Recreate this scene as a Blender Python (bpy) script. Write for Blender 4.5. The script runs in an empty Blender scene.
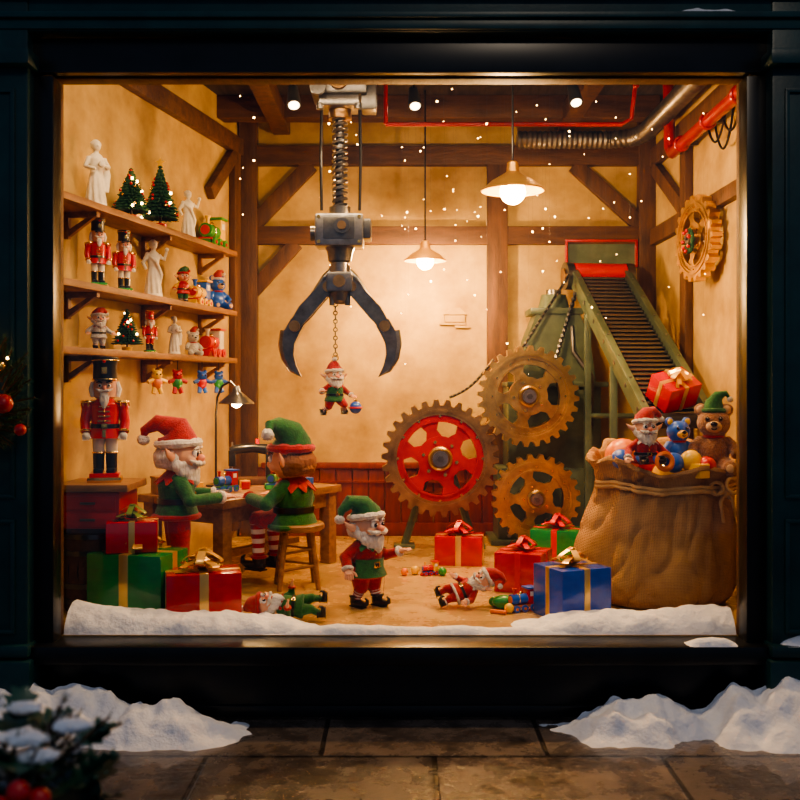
import bpy, bmesh, math, random
from mathutils import Vector, Matrix, noise
random.seed(7)
V=Vector
sin,cos,pi=math.sin,math.cos,math.pi
FZ=.38   # display floor height
# ------------------------------------------------------------------ materials
_m={}
def nt(name):
    m=bpy.data.materials.new(name); m.use_nodes=True
    t=m.node_tree; p=t.nodes["Principled BSDF"]; return m,t,p
def rgba(c): return (c[0],c[1],c[2],1)
def MAT(name,col,rough=.5,metal=0,var=.0,vs=6,bump=0,bs=60,emit=0,sheen=0,coat=0,stretch=None,col2=None,wave=False):
    if name in _m: return _m[name]
    m,t,p=nt(name); N=t.nodes; L=t.links
    p.inputs['Base Color'].default_value=rgba(col); p.inputs['Roughness'].default_value=rough
    p.inputs['Metallic'].default_value=metal
    if emit:
        p.inputs['Emission Color'].default_value=rgba(col); p.inputs['Emission Strength'].default_value=emit
    if sheen: p.inputs['Sheen Weight'].default_value=sheen
    if coat: p.inputs['Coat Weight'].default_value=coat
    if var or col2 or bump:
        tc=N.new('ShaderNodeTexCoord'); mp=N.new('ShaderNodeMapping'); L.new(tc.outputs['Object'],mp.inputs[0])
        if stretch: mp.inputs['Scale'].default_value=stretch
    if var or col2:
        n=N.new('ShaderNodeTexNoise'); n.inputs['Scale'].default_value=vs; n.inputs['Detail'].default_value=6; n.inputs['Roughness'].default_value=.6
        L.new(mp.outputs[0],n.inputs['Vector'])
        r=N.new('ShaderNodeValToRGB'); r.color_ramp.elements[0].position=.33; r.color_ramp.elements[1].position=.68
        c2=col2 if col2 else tuple(x*(1-var) for x in col)
        r.color_ramp.elements[0].color=rgba(c2); r.color_ramp.elements[1].color=rgba(col)
        L.new(n.outputs['Fac'],r.inputs[0]); L.new(r.outputs[0],p.inputs['Base Color'])
    if bump:
        n2=N.new('ShaderNodeTexNoise'); n2.inputs['Scale'].default_value=bs; n2.inputs['Detail'].default_value=4
        L.new(mp.outputs[0],n2.inputs['Vector'])
        b=N.new('ShaderNodeBump'); b.inputs['Strength'].default_value=bump; b.inputs['Distance'].default_value=.01
        L.new(n2.outputs['Fac'],b.inputs['Height']); L.new(b.outputs[0],p.inputs['Normal'])
    _m[name]=m; return m
plaster=MAT('plaster',(.62,.44,.155),.85,vs=2.4,bump=.4,bs=9,col2=(.33,.205,.06))
timber=MAT('timber',(.15,.065,.022),.6,vs=5,bump=.5,bs=30,col2=(.06,.025,.009),stretch=(3,3,.6))
timberx=MAT('timber_x',(.15,.065,.022),.6,vs=5,bump=.5,bs=30,col2=(.06,.025,.009),stretch=(.6,3,3))
shelfw=MAT('shelf_wood',(.33,.15,.045),.5,vs=8,bump=.2,bs=40,col2=(.17,.07,.02),stretch=(3,.6,4))
benchw=MAT('bench_wood',(.38,.19,.065),.42,vs=7,bump=.25,bs=30,col2=(.2,.09,.03),stretch=(.8,4,4))
darkw=MAT('dark_wood',(.13,.055,.025),.6,vs=6,bump=.3,bs=30,col2=(.06,.025,.012),stretch=(4,.5,4))
wains=MAT('wainscot_red',(.24,.035,.016),.42,vs=5,col2=(.11,.018,.009),stretch=(5,5,.7),bump=.1)
ceilm=MAT('ceiling_boards',(.07,.05,.04),.8,vs=4,col2=(.03,.022,.02),stretch=(5,.6,1))
teal=MAT('teal_paint',(.012,.06,.062),.38,vs=6,col2=(.007,.036,.04),bump=.06)
black=MAT('black_paint',(.012,.013,.016),.32,vs=6,col2=(.006,.007,.008))
blk=MAT('black_gloss',(.01,.01,.011),.3,coat=.3)
boot=MAT('boot_leather',(.015,.011,.01),.35)
gold=MAT('gold',(.85,.56,.16),.25,metal=1)
goldrib=MAT('gold_ribbon',(.85,.56,.18),.3,metal=.7)
brass=MAT('gear_brass',(.85,.58,.2),.28,metal=.92,vs=6,col2=(.42,.25,.08),bump=.25,bs=25)
bronze=MAT('gear_bronze',(.58,.36,.15),.32,metal=.9,vs=6,col2=(.22,.12,.05),bump=.25,bs=25)
redmet=MAT('red_metal',(.5,.02,.012),.28,metal=.1,vs=8,col2=(.3,.012,.008),coat=.6)
grey=MAT('steel_dark',(.23,.225,.22),.3,metal=.9,vs=10,col2=(.11,.108,.105))
steel=MAT('steel_light',(.38,.37,.36),.28,metal=.9,vs=12,col2=(.2,.195,.19))
ductm=MAT('duct_metal',(.3,.29,.28),.33,metal=.9,vs=12,col2=(.2,.195,.19))
greenm=MAT('machine_green',(.125,.165,.105),.38,metal=.1,vs=6,col2=(.07,.1,.06),coat=.25)
rubber=MAT('rubber',(.012,.011,.011),.45)
rollerm=MAT('roller_steel',(.17,.165,.165),.24,metal=.8)
white=MAT('statue_white',(.85,.8,.68),.5,vs=8,col2=(.7,.64,.52))
fur=MAT('white_fur',(.92,.89,.84),.95,bump=1.5,bs=45,sheen=.5,vs=22,col2=(.68,.65,.6))
beard=MAT('beard_white',(.92,.89,.84),.9,bump=2,bs=38,sheen=.4,stretch=(1,1,.3),vs=26,col2=(.68,.64,.58))
skin=MAT('skin',(.8,.45,.28),.5,vs=5,col2=(.74,.36,.21))
nosem=MAT('nose_pink',(.82,.3,.19),.45)
felt_r=MAT('felt_red',(.55,.014,.012),.9,sheen=.25,vs=26,col2=(.3,.008,.007),bump=.7,bs=90)
felt_g=MAT('felt_green',(.02,.175,.03),.9,sheen=.25,vs=26,col2=(.01,.085,.015),bump=.7,bs=90)
sock_w=MAT('sock_white',(.85,.8,.74),.8)
redp=MAT('red_gloss',(.6,.015,.012),.3,coat=.4)
greenp=MAT('green_gloss',(.03,.3,.05),.3,coat=.4)
bluep=MAT('blue_gloss',(.02,.12,.6),.3,coat=.4)
yelp=MAT('yellow_gloss',(.9,.55,.04),.3,coat=.4)
orgp=MAT('orange_gloss',(.8,.2,.03),.35,coat=.3)
gift_r=MAT('gift_red',(.58,.01,.014),.25,vs=12,col2=(.43,.007,.01),coat=.5,bump=.05,bs=12)
gift_g=MAT('gift_green',(.012,.26,.05),.25,vs=12,col2=(.009,.18,.035),coat=.5,bump=.05,bs=12)
gift_b=MAT('gift_blue',(.01,.09,.6),.25,vs=12,col2=(.007,.055,.44),coat=.5,bump=.05,bs=12)
rib_r=MAT('red_ribbon',(.6,.012,.012),.35)
rib_g=MAT('green_ribbon',(.2,.3,.06),.35,metal=.3)
pine=MAT('pine',(.02,.1,.035),.7,vs=9,col2=(.01,.055,.02))
holly=MAT('holly_leaf',(.05,.15,.09),.35,vs=9,col2=(.03,.09,.05),coat=.3)
snowm=MAT('snow',(.88,.89,.92),.75,vs=9,col2=(.78,.81,.88),bump=.8,bs=35)
hairb=MAT('hair_brown',(.26,.1,.035),.8,bump=.8,bs=50)
bearf=MAT('teddy_fur',(.45,.2,.07),.95,bump=1.4,bs=50,sheen=.5,vs=24,col2=(.27,.11,.038))
bearl=MAT('teddy_muzzle',(.7,.45,.24),.95,bump=.7,bs=60)
eyew=MAT('eye_white',(.9,.88,.85),.2); eyeb=MAT('eye_dark',(.02,.012,.01),.15); mouthm=MAT('mouth',(.35,.03,.03),.5)
bulb=MAT('bulb',(1,.64,.24),.4,emit=60); spark=MAT('fairy_bulb',(1,.6,.2),.4,emit=30)
spotb=MAT('spot_bulb',(1,.8,.5),.4,emit=12); housing=MAT('lamp_housing',(.06,.06,.06),.4)
shadei=MAT('lamp_shade_brass',(.7,.4,.09),.35,metal=.6)
rope=MAT('rope',(.6,.38,.16),.9,bump=.8,bs=80)
toolred=MAT('toolbox_red',(.45,.022,.016),.38,vs=6,col2=(.3,.015,.012))

def burlap_mat():
    m,t,p=nt('burlap'); N=t.nodes; L=t.links
    tc=N.new('ShaderNodeTexCoord')
    n=N.new('ShaderNodeTexNoise'); n.inputs['Scale'].default_value=5; n.inputs['Detail'].default_value=8
    L.new(tc.outputs['Object'],n.inputs['Vector'])
    r=N.new('ShaderNodeValToRGB'); r.color_ramp.elements[0].color=(.36,.185,.068,1); r.color_ramp.elements[1].color=(.6,.35,.14,1)
    r.color_ramp.elements[0].position=.3; r.color_ramp.elements[1].position=.7
    L.new(n.outputs['Fac'],r.inputs[0])
    w1=N.new('ShaderNodeTexWave'); w1.inputs['Scale'].default_value=38; w1.bands_direction='Z'; w1.inputs['Distortion'].default_value=1.5
    w2=N.new('ShaderNodeTexWave'); w2.inputs['Scale'].default_value=38; w2.bands_direction='X'; w2.inputs['Distortion'].default_value=1.5
    L.new(tc.outputs['Object'],w1.inputs[0]); L.new(tc.outputs['Object'],w2.inputs[0])
    a=N.new('ShaderNodeMath'); a.operation='MAXIMUM'; L.new(w1.outputs['Fac'],a.inputs[0]); L.new(w2.outputs['Fac'],a.inputs[1])
    mx=N.new('ShaderNodeMix'); mx.data_type='RGBA'; mx.blend_type='MULTIPLY'; mx.inputs[0].default_value=.5
    L.new(r.outputs[0],mx.inputs[6]); L.new(a.outputs[0],mx.inputs[7]); L.new(mx.outputs[2],p.inputs['Base Color'])
    b=N.new('ShaderNodeBump'); b.inputs['Strength'].default_value=.6; b.inputs['Distance'].default_value=.007
    L.new(a.outputs[0],b.inputs['Height']); L.new(b.outputs[0],p.inputs['Normal']); p.inputs['Roughness'].default_value=.9
    return m
burlap=burlap_mat()
def brick_mat(name,c1,c2,mort,bw,rh,ms,rough,bump,rot=0,ov=.8,ns=5,coat=0,loc=(.1,.13,0)):
    m,t,p=nt(name); N=t.nodes; L=t.links
    tc=N.new('ShaderNodeTexCoord'); mp=N.new('ShaderNodeMapping'); L.new(tc.outputs['Object'],mp.inputs[0]); mp.inputs['Rotation'].default_value=(0,0,rot)
    mp.inputs['Location'].default_value=loc
    br=N.new('ShaderNodeTexBrick'); L.new(mp.outputs[0],br.inputs['Vector'])
    br.inputs['Color1'].default_value=rgba(c1); br.inputs['Color2'].default_value=rgba(c2); br.inputs['Mortar'].default_value=rgba(mort)
    br.inputs['Scale'].default_value=1; br.inputs['Brick Width'].default_value=bw; br.inputs['Row Height'].default_value=rh
    br.inputs['Mortar Size'].default_value=ms; br.inputs['Mortar Smooth'].default_value=.4
    n=N.new('ShaderNodeTexNoise'); n.inputs['Scale'].default_value=ns; n.inputs['Detail'].default_value=10; n.inputs['Roughness'].default_value=.68; L.new(tc.outputs['Object'],n.inputs['Vector'])
    mr=N.new('ShaderNodeMapRange'); mr.inputs['From Min'].default_value=.32; mr.inputs['From Max'].default_value=.68; L.new(n.outputs['Fac'],mr.inputs[0])
    mx=N.new('ShaderNodeMix'); mx.data_type='RGBA'; mx.blend_type='OVERLAY'; mx.inputs[0].default_value=ov
    L.new(br.outputs['Color'],mx.inputs[6]); L.new(mr.outputs[0],mx.inputs[7]); L.new(mx.outputs[2],p.inputs['Base Color'])
    rr=N.new('ShaderNodeMapRange'); rr.inputs['From Min'].default_value=.3; rr.inputs['From Max'].default_value=.7; rr.inputs['To Min'].default_value=rough-.14; rr.inputs['To Max'].default_value=rough+.2
    L.new(n.outputs['Fac'],rr.inputs[0]); L.new(rr.outputs[0],p.inputs['Roughness'])
    s=N.new('ShaderNodeMath'); s.operation='SUBTRACT'; L.new(n.outputs['Fac'],s.inputs[0]); L.new(br.outputs['Fac'],s.inputs[1])
    b=N.new('ShaderNodeBump'); b.inputs['Strength'].default_value=bump; b.inputs['Distance'].default_value=.015
    L.new(s.outputs[0],b.inputs['Height']); L.new(b.outputs[0],p.inputs['Normal']); p.inputs['Coat Weight'].default_value=coat
    return m
paving=brick_mat('paving_stone',(.155,.115,.09),(.09,.072,.062),(.02,.016,.014),1.0,.5,.012,.22,.8,coat=.5,loc=(.35,.1,0))
floorm=brick_mat('shop_floor',(.55,.35,.14),(.48,.3,.12),(.3,.18,.08),1.9,1.3,.002,.22,.12,ov=.25,ns=3,coat=.35)
# ------------------------------------------------------------------ mesh builder
class B:
    def __init__(s): s.v=[];s.f=[];s.mi=[];s.mats=[];s.M=Matrix()
    def mid(s,m):
        if m not in s.mats: s.mats.append(m)
        return s.mats.index(m)
    def add(s,vs,fs,mat):
        o=len(s.v); s.v+= [s.M@V(v) for v in vs]
        if isinstance(mat,list):
            for f,mm in zip(fs,mat): s.f.append([i+o for i in f]); s.mi.append(s.mid(mm))
        else:
            k=s.mid(mat)
            for f in fs: s.f.append([i+o for i in f]); s.mi.append(k)
    def box(s,c,size,mat,rz=0,bev=0,R=None):
        T=Matrix.Translation(V(c))@(R.to_4x4() if R else Matrix.Rotation(rz,4,'Z'))
        hx,hy,hz=[a/2 for a in size]
        if bev<=0:
            vs=[T@V((x,y,z)) for x in(-hx,hx) for y in(-hy,hy) for z in(-hz,hz)]
            s.add(vs,[(0,1,3,2),(4,6,7,5),(0,4,5,1),(2,3,7,6),(0,2,6,4),(1,5,7,3)],mat)
        else:
            bm=bmesh.new(); bmesh.ops.create_cube(bm,size=1)
            for v in bm.verts: v.co=V((v.co.x*hx*2,v.co.y*hy*2,v.co.z*hz*2))
            bmesh.ops.bevel(bm,geom=bm.edges[:],offset=bev,segments=2,affect='EDGES',profile=.6)
            bm.verts.index_update()
            s.add([T@v.co for v in bm.verts],[[v.index for v in f.verts] for f in bm.faces],mat); bm.free()
    def tube(s,pts,rads,mat,seg=10,mats=None,caps=True,closed=False):
        pts=[V(p) for p in pts]; n=len(pts)
        if not isinstance(rads,(list,tuple)): rads=[rads]*n
        tg=[]
        for i in range(n):
            if closed: d=pts[(i+1)%n]-pts[i-1]
            else: d=pts[min(i+1,n-1)]-pts[max(i-1,0)]
            tg.append(d.normalized() if d.length>1e-9 else V((0,0,1)))
        a=V((0,0,1)) if abs(tg[0].z)<.9 else V((0,-1,0))
        nrm=(a-tg[0]*a.dot(tg[0])).normalized(); vs=[]
        for i in range(n):
            nrm=(nrm-tg[i]*nrm.dot(tg[i])); nrm=nrm.normalized() if nrm.length>1e-6 else tg[i].orthogonal().normalized()
            bi=tg[i].cross(nrm); r=rads[i]; ra,rb=r if isinstance(r,tuple) else (r,r)
            for k in range(seg):
                t=2*pi*k/seg; vs.append(pts[i]+nrm*cos(t)*ra+bi*sin(t)*rb)
        fs=[];ms=[]
        for i in range(n if closed else n-1):
            j=(i+1)%n
            for k in range(seg):
                fs.append((i*seg+k,i*seg+(k+1)%seg,j*seg+(k+1)%seg,j*seg+k)); ms.append(mats[i] if mats else mat)
        if caps and not closed:
            fs.append(tuple(reversed(range(seg)))); ms.append(mats[0] if mats else mat)
            fs.append(tuple((n-1)*seg+k for k in range(seg))); ms.append(mats[-1] if mats else mat)
        s.add(vs,fs,ms)
    def cyl(s,p0,p1,r0,mat,r1=None,seg=20): s.tube([p0,p1],[r0,r0 if r1 is None else r1],mat,seg)
    def sph(s,c,r,mat,sc=(1,1,1),seg=16,rings=10,R=None,nz=0,ns=20):
        c=V(c); vs=[(0,0,1)]
        for i in range(1,rings):
            a=pi*i/rings
            for k in range(seg): vs.append((sin(a)*cos(2*pi*k/seg),sin(a)*sin(2*pi*k/seg),cos(a)))
        vs.append((0,0,-1)); fs=[(0,1+k,1+(k+1)%seg) for k in range(seg)]
        for i in range(rings-2):
            for k in range(seg):
                a=1+i*seg+k; b2=1+i*seg+(k+1)%seg; fs.append((a,a+seg,b2+seg,b2))
        l=len(vs)-1; o=1+(rings-2)*seg
        fs+=[(l,o+(k+1)%seg,o+k) for k in range(seg)]
        out=[]
        for v in vs:
            v=V(v); q=1+(noise.noise(v*ns/6+c*13)*nz if nz else 0)
            w=V((v.x*r*sc[0]*q,v.y*r*sc[1]*q,v.z*r*sc[2]*q))
            if R: w=R@w
            out.append(c+w)
        s.add(out,fs,mat)
    def lathe(s,prof,mat,seg=24,c=(0,0,0),fn=None,mats=None,caps=(True,True),sc=(1,1)):
        c=V(c); vs=[];fs=[];ms=[]; n=len(prof)
        for i,(r,z) in enumerate(prof):
            for k in range(seg):
                t=2*pi*k/seg; rr=r
                p=V((cos(t)*rr*sc[0],sin(t)*rr*sc[1],z))
                if fn: p=fn(p,t,r,z)
                vs.append(c+p)
        for i in range(n-1):
            for k in range(seg):
                fs.append((i*seg+k,i*seg+(k+1)%seg,(i+1)*seg+(k+1)%seg,(i+1)*seg+k)); ms.append(mats[i] if mats else mat)
        if caps[0]: fs.append(tuple(reversed(range(seg)))); ms.append(mats[0] if mats else mat)
        if caps[1]: fs.append(tuple((n-1)*seg+k for k in range(seg))); ms.append(mats[-1] if mats else mat)
        s.add(vs,fs,ms)
    def torus(s,c,R,r,mat,n=(0,0,1),seg=28,rs=8,nz=0,sc=(1,1)):
        q=V(n).to_track_quat('Z','Y'); pts=[V(c)+q@V((cos(2*pi*k/seg)*R*sc[0],sin(2*pi*k/seg)*R*sc[1],0)) for k in range(seg)]
        s.tube(pts,[r*(1+nz*(random.random()-.5)) for _ in pts],mat,rs,closed=True)
    def prism(s,poly,y0,y1,mat):
        n=len(poly); vs=[(x,y0,z) for x,z in poly]+[(x,y1,z) for x,z in poly]
        fs=[tuple(range(n)),tuple(reversed(range(n,2*n)))]+[(i,i+n,(i+1)%n+n,(i+1)%n) for i in range(n)]
        s.add(vs,fs,mat)
    def band(s,pts,w,ax,mat):
        ax=V(ax).normalized()*w/2; n=len(pts); vs=[]
        for p in pts: vs+=[V(p)-ax,V(p)+ax]
        s.add(vs,[(2*i,2*i+1,2*i+3,2*i+2) for i in range(n-1)],mat)
    def done(s,name,parent=None,remesh=0,smooth=0,sub=0,angle=38,origin=True):
        me=bpy.data.meshes.new(name); o=bpy.data.objects.new(name,me); bpy.context.collection.objects.link(o)
        vs=s.v; off=V((0,0,0))
        if origin and parent is None:
            xs=[v.x for v in vs];ys=[v.y for v in vs];zs=[v.z for v in vs]
            off=V(((min(xs)+max(xs))/2,(min(ys)+max(ys))/2,min(zs)))
        me.from_pydata([v-off for v in vs],[],s.f); 
        for m in s.mats: me.materials.append(m)
        me.polygons.foreach_set('material_index',s.mi)
        me.polygons.foreach_set('use_smooth',[True]*len(s.f)); me.update()
        bm=bmesh.new(); bm.from_mesh(me); bmesh.ops.recalc_face_normals(bm,faces=bm.faces[:]); bm.to_mesh(me); bm.free()
        if remesh:
            md=o.modifiers.new('r','REMESH'); md.mode='VOXEL'; md.voxel_size=remesh; md.use_smooth_shade=True
            if smooth:
                md=o.modifiers.new('s','SMOOTH'); md.iterations=smooth; md.factor=.5
        else: me.set_sharp_from_angle(angle=math.radians(angle))
        if sub: md=o.modifiers.new('ss','SUBSURF'); md.levels=sub; md.render_levels=sub
        o.location=off
        if parent: o.parent=parent
        return o
def empty(name,M):
    e=bpy.data.objects.new(name,None); bpy.context.collection.objects.link(e); e.matrix_world=M; e.empty_display_size=.05; return e
def TRS(loc,h=0,s=1,wd=1): return Matrix.Translation(V(loc))@Matrix.Rotation(h,4,'Z')@Matrix.Diagonal((s*wd,s*wd,s,1))
def frameM(loc,zc,front,s):
    z=V(zc).normalized(); f=V(front); f=(f-z*f.dot(z)).normalized(); y=-f; x=y.cross(z)
    m=Matrix((x,y,z)).transposed().to_4x4()
    return Matrix.Translation(V(loc))@m@Matrix.Scale(s,4)
# ------------------------------------------------------------------ room shell
def wallx(y): return -2.06+.215*y
XR=2.12; YB=3.37; CZ=3.92
LA=math.atan2(1,.215)
def simple(name,c,size,mat,rz=0,bev=0):
    b=B(); b.box(c,size,mat,rz,bev); return b.done(name)
simple('floor',(0,1.74,FZ-.06),(4.5,3.44,.12),floorm)
simple('ceiling',(0,1.74,CZ+.05),(4.6,3.5,.1),ceilm)
simple('wall_back',(.2,YB+.06,2.15),(4.4,.12,3.54),plaster)
simple('wall_right',(XR+.06,1.72,2.15),(.12,3.3,3.54),plaster)
b=B(); Ln=3.37*math.sqrt(1+.215**2); cy=1.71
b.M=Matrix.Translation((wallx(cy),cy,0))@Matrix.Rotation(LA,4,'Z')
b.box((0,.06,2.15),(Ln,.12,3.54),plaster); b.done('wall_left')
b=B(); yb=YB-.035
def beam(p0,p1,w,dep=.07,mat=timber):
    p0=V(p0);p1=V(p1); d=p1-p0; L_=d.length; u=d.normalized()
    n=V((0,-1,0)); s_=u.cross(n)
    R=Matrix((u,n,s_)).transposed()
    b.box((p0+p1)/2,(L_,dep,w),mat,R=R,bev=.008)
beam((-1.3,yb,3.543),(2.1,yb,3.543),.16,.09,timberx)
beam((-1.3,yb,2.88),(2.1,yb,2.88),.15,.07,timberx)
beam((.81,yb,.98),(.81,yb,3.47),.17,.085)
beam((-1.26,yb-.01,FZ+.0),(-1.26,yb-.01,CZ),.15,.1)
beam((2.05,yb-.01,FZ),(2.05,yb-.01,CZ),.14,.1)
beam((-1.24,yb,2.95),(-.74,yb,3.47),.13,.06); beam((-1.24,yb,2.4),(-.86,yb,2.82),.12,.06)
beam((1.45,yb,3.47),(2.0,yb,2.97),.13,.06)
b.done('trim_timber_back')
b=B()
def rbeam(y0,z0,y1,z1,w):
    p0=V((XR-.03,y0,z0));p1=V((XR-.03,y1,z1)); u=(p1-p0).normalized(); n=V((-1,0,0)); s_=u.cross(n)
    b.box((p0+p1)/2,((p1-p0).length,.06,w),timber,R=Matrix((u,n,s_)).transposed(),bev=.008)
rbeam(.1,3.5,3.25,3.5,.15); rbeam(2.3,FZ,2.3,3.42,.15); rbeam(2.38,2.85,3.25,2.85,.13)
rbeam(2.38,2.95,3.2,3.42,.12); rbeam(.1,2.85,2.22,2.85,.1)
b.done('trim_timber_right')
b=B(); b.M=Matrix.Translation((wallx(cy),cy,0))@Matrix.Rotation(LA,4,'Z')
b.box((0,-.03,3.6),(Ln-.1,.06,.14),timberx,bev=.008)
b.box((1.2,-.035,3.3),(.62,.06,.11),timberx,bev=.008,R=Matrix.Rotation(-.7,3,'Y'))
b.box((1.5,-.03,2.0),(.13,.055,3.1),timber,bev=.008)
b.done('trim_timber_left')
b=B()
for i in range(24):
    x=-1.14+i*.135
    if x<2.0: b.box((x,YB-.02,(FZ+.95)/2),(.128,.04,.95-FZ),wains,bev=.006)
b.box((.42,YB-.035,.965),(3.15,.075,.05),wains,bev=.01); b.box((.42,YB-.03,.83),(3.15,.05,.02),wains)
b.done('trim_wainscot')
b=B(); b.box((.4,YB-.055,FZ+.055),(3.2,.03,.11),wains,bev=.006); b.done('baseboard_back')
b=B()
for y in (.7,1.9,2.95): b.box((.1,y,CZ-.09),(3.9,.16,.18),timberx,bev=.01)
for x in (-.98,1.35): b.box((x,1.75,CZ-.14),(.14,3.1,.14),timber,bev=.01)
b.done('trim_ceiling_beams')
b=B(); c=V(((455-400)*.00835,YB-.01,2.19))
b.box(c,(.17,.02,.06),plaster,bev=.008); b.prism([(c.x-.1,c.z+.035),(c.x+.1,c.z+.035),(c.x+.04,c.z+.09),(c.x-.05,c.z+.08)],YB-.03,YB,plaster)
b.box(c+V((-.02,0,-.045)),(.22,.03,.02),plaster,bev=.004); b.box(c+V((.06,0,-.07)),(.12,.03,.02),plaster,bev=.004); b.done('wall_emblem')
# ------------------------------------------------------------------ facade
b=B()
for sx in(-1,1):
    b.box((sx*2.06,-.09,1.9),(.54,.2,3.8),teal,bev=.012)
    b.box((sx*2.06,-.13,.16),(.6,.24,.32),teal,bev=.015)
    b.box((sx*2.06,-.13,.36),(.57,.2,.06),teal,bev=.015)
    for z0,z1 in((.45,.98),(1.1,3.05)):
        for dx in(-.2,.2): b.box((sx*2.06+dx,-.195,(z0+z1)/2),(.022,.02,z1-z0),teal,bev=.005)
        for z in(z0,z1): b.box((sx*2.06,-.195,z),(.42,.02,.022),teal,bev=.005)
    b.box((sx*2.06,-.14,3.2),(.6,.24,.08),teal,bev=.02)
    b.box((sx*3.1,-.02,1.95),(1.6,.1,3.9),teal)
b.done('wall_front_pilasters')
b=B()
b.box((0,-.08,3.6),(4.8,.2,.52),teal,bev=.01)
b.box((0,-.14,3.37),(4.8,.12,.05),teal,bev=.012); b.box((0,-.17,3.41),(4.8,.1,.03),teal,bev=.008)
b.box((0,-.2,3.62),(4.4,.04,.02),teal,bev=.005); b.box((0,-.2,3.5),(4.4,.04,.012),teal)
b.done('wall_front_fascia')
b=B()
for sx in(-1,1):
    b.box((sx*1.745,-.05,1.75),(.1,.12,2.8),black,bev=.01)
    b.box((sx*1.712,-.0,1.77),(.03,.1,2.78),darkw,bev=.006)
b.box((0,-.05,3.245),(3.6,.14,.17),black,bev=.01); b.box((0,0,3.165),(3.42,.1,.03),darkw,bev=.006)
b.box((0,-.08,.33),(3.6,.22,.09),black,bev=.015)
b.done('window_frame')
b=B(); b.box((0,-.02,.14),(3.7,.1,.3),black); b.box((0,-.075,.03),(3.7,.03,.06),black,bev=.01); b.box((0,-.075,.27),(3.7,.03,.03),black,bev=.008)
b.done('wall_front_stall_riser')
gm,t,p=nt('window_glass'); N=t.nodes; L=t.links
tr=N.new('ShaderNodeBsdfTransparent'); gl=N.new('ShaderNodeBsdfGlossy'); gl.inputs['Roughness'].default_value=.03
mx=N.new('ShaderNodeMixShader'); mx.inputs[0].default_value=.07; L.new(tr.outputs[0],mx.inputs[1]); L.new(gl.outputs[0],mx.inputs[2]); L.new(mx.outputs[0],N['Material Output'].inputs[0])
b=B(); b.add([(-1.7,-.01,.38),(1.7,-.01,.38),(1.7,-.01,3.16),(-1.7,-.01,3.16)],[(0,1,2,3)],gm); b.done('window_1')
b=B(); b.box((0,-3,-.05),(12,6.1,.1),paving); b.done('ground_pavement')
def snow(name,x0,x1,y0,y1,z,h,seed,fine=.02,hi='back',side=0,base=.25,rag=1,cut=.13):
    nx=int((x1-x0)/fine)+1; ny=int((y1-y0)/fine)+1; vs=[];fs=[]; H={}
    for i in range(nx+1):
        for j in range(ny+1):
            x=x0+(x1-x0)*i/nx; y=y0+(y1-y0)*j/ny; u=i/nx; w=j/ny
            sx=u if side==1 else (1-u if side==-1 else min(1,4*u,4*(1-u)))
            n1=noise.noise(V((x*2.6,y*2.8,seed))); n2=noise.noise(V((x*8,y*8,seed))); n3=noise.noise(V((x*22,y*22,seed)))
            pr=sin(pi*w**.72) if hi=='mid' else w*w*(3-2*w)
            fo=max(0,pr)*(base+(1-base)*sx)*min(1,sx*5)
            H[i,j]=h*(fo*1.2+rag*(n1*.42+n2*.26+n3*.10)*min(1,fo*3)-cut); vs.append((x,y,z+max(-.015,H[i,j])))
    for i in range(nx):
        for j in range(ny):
            q=[(i,j),(i+1,j),(i+1,j+1),(i,j+1)]
            if max(H[a] for a in q)>-.004: fs.append([a*(ny+1)+c_ for a,c_ in q])
    b=B(); b.add(vs,fs,snowm); used=sorted({i for f in b.f for i in f}); mp={o:i for i,o in enumerate(used)}
    b.v=[b.v[i] for i in used]; b.f=[[mp[i] for i in f] for f in b.f]
    return b.done(name,angle=180)
snow('snow_drift',-2.35,-.55,-.66,-.185,0,.26,1.3,fine=.015,hi='back',side=-1,base=.22)
snow('snow_drift',.55,2.35,-.66,-.185,0,.26,4.7,fine=.015,hi='back',side=1,base=.22)
snow('snow_bank',-1.69,-.35,.022,.40,FZ,.095,2.2,fine=.011,hi='mid',side=-1,base=.4,cut=.08)
snow('snow_bank',.55,1.69,.022,.40,FZ,.10,8.2,fine=.011,hi='mid',side=1,base=.4,cut=.08)
snow('snow_dusting',-.75,.95,.022,.15,FZ,.03,5.5,fine=.01,hi='mid',cut=.05)
snow('snow_ledge',1.3,1.85,-.22,-.12,3.425,.07,3.2,fine=.01,hi='back')
snow('snow_sill',1.82,2.25,-.23,-.19,.39,.04,6.4,fine=.008,hi='back')
snow('snow_sill',1.38,1.64,-.185,-.07,.375,.035,6.9,fine=.007,hi='mid',rag=1.4)
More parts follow.
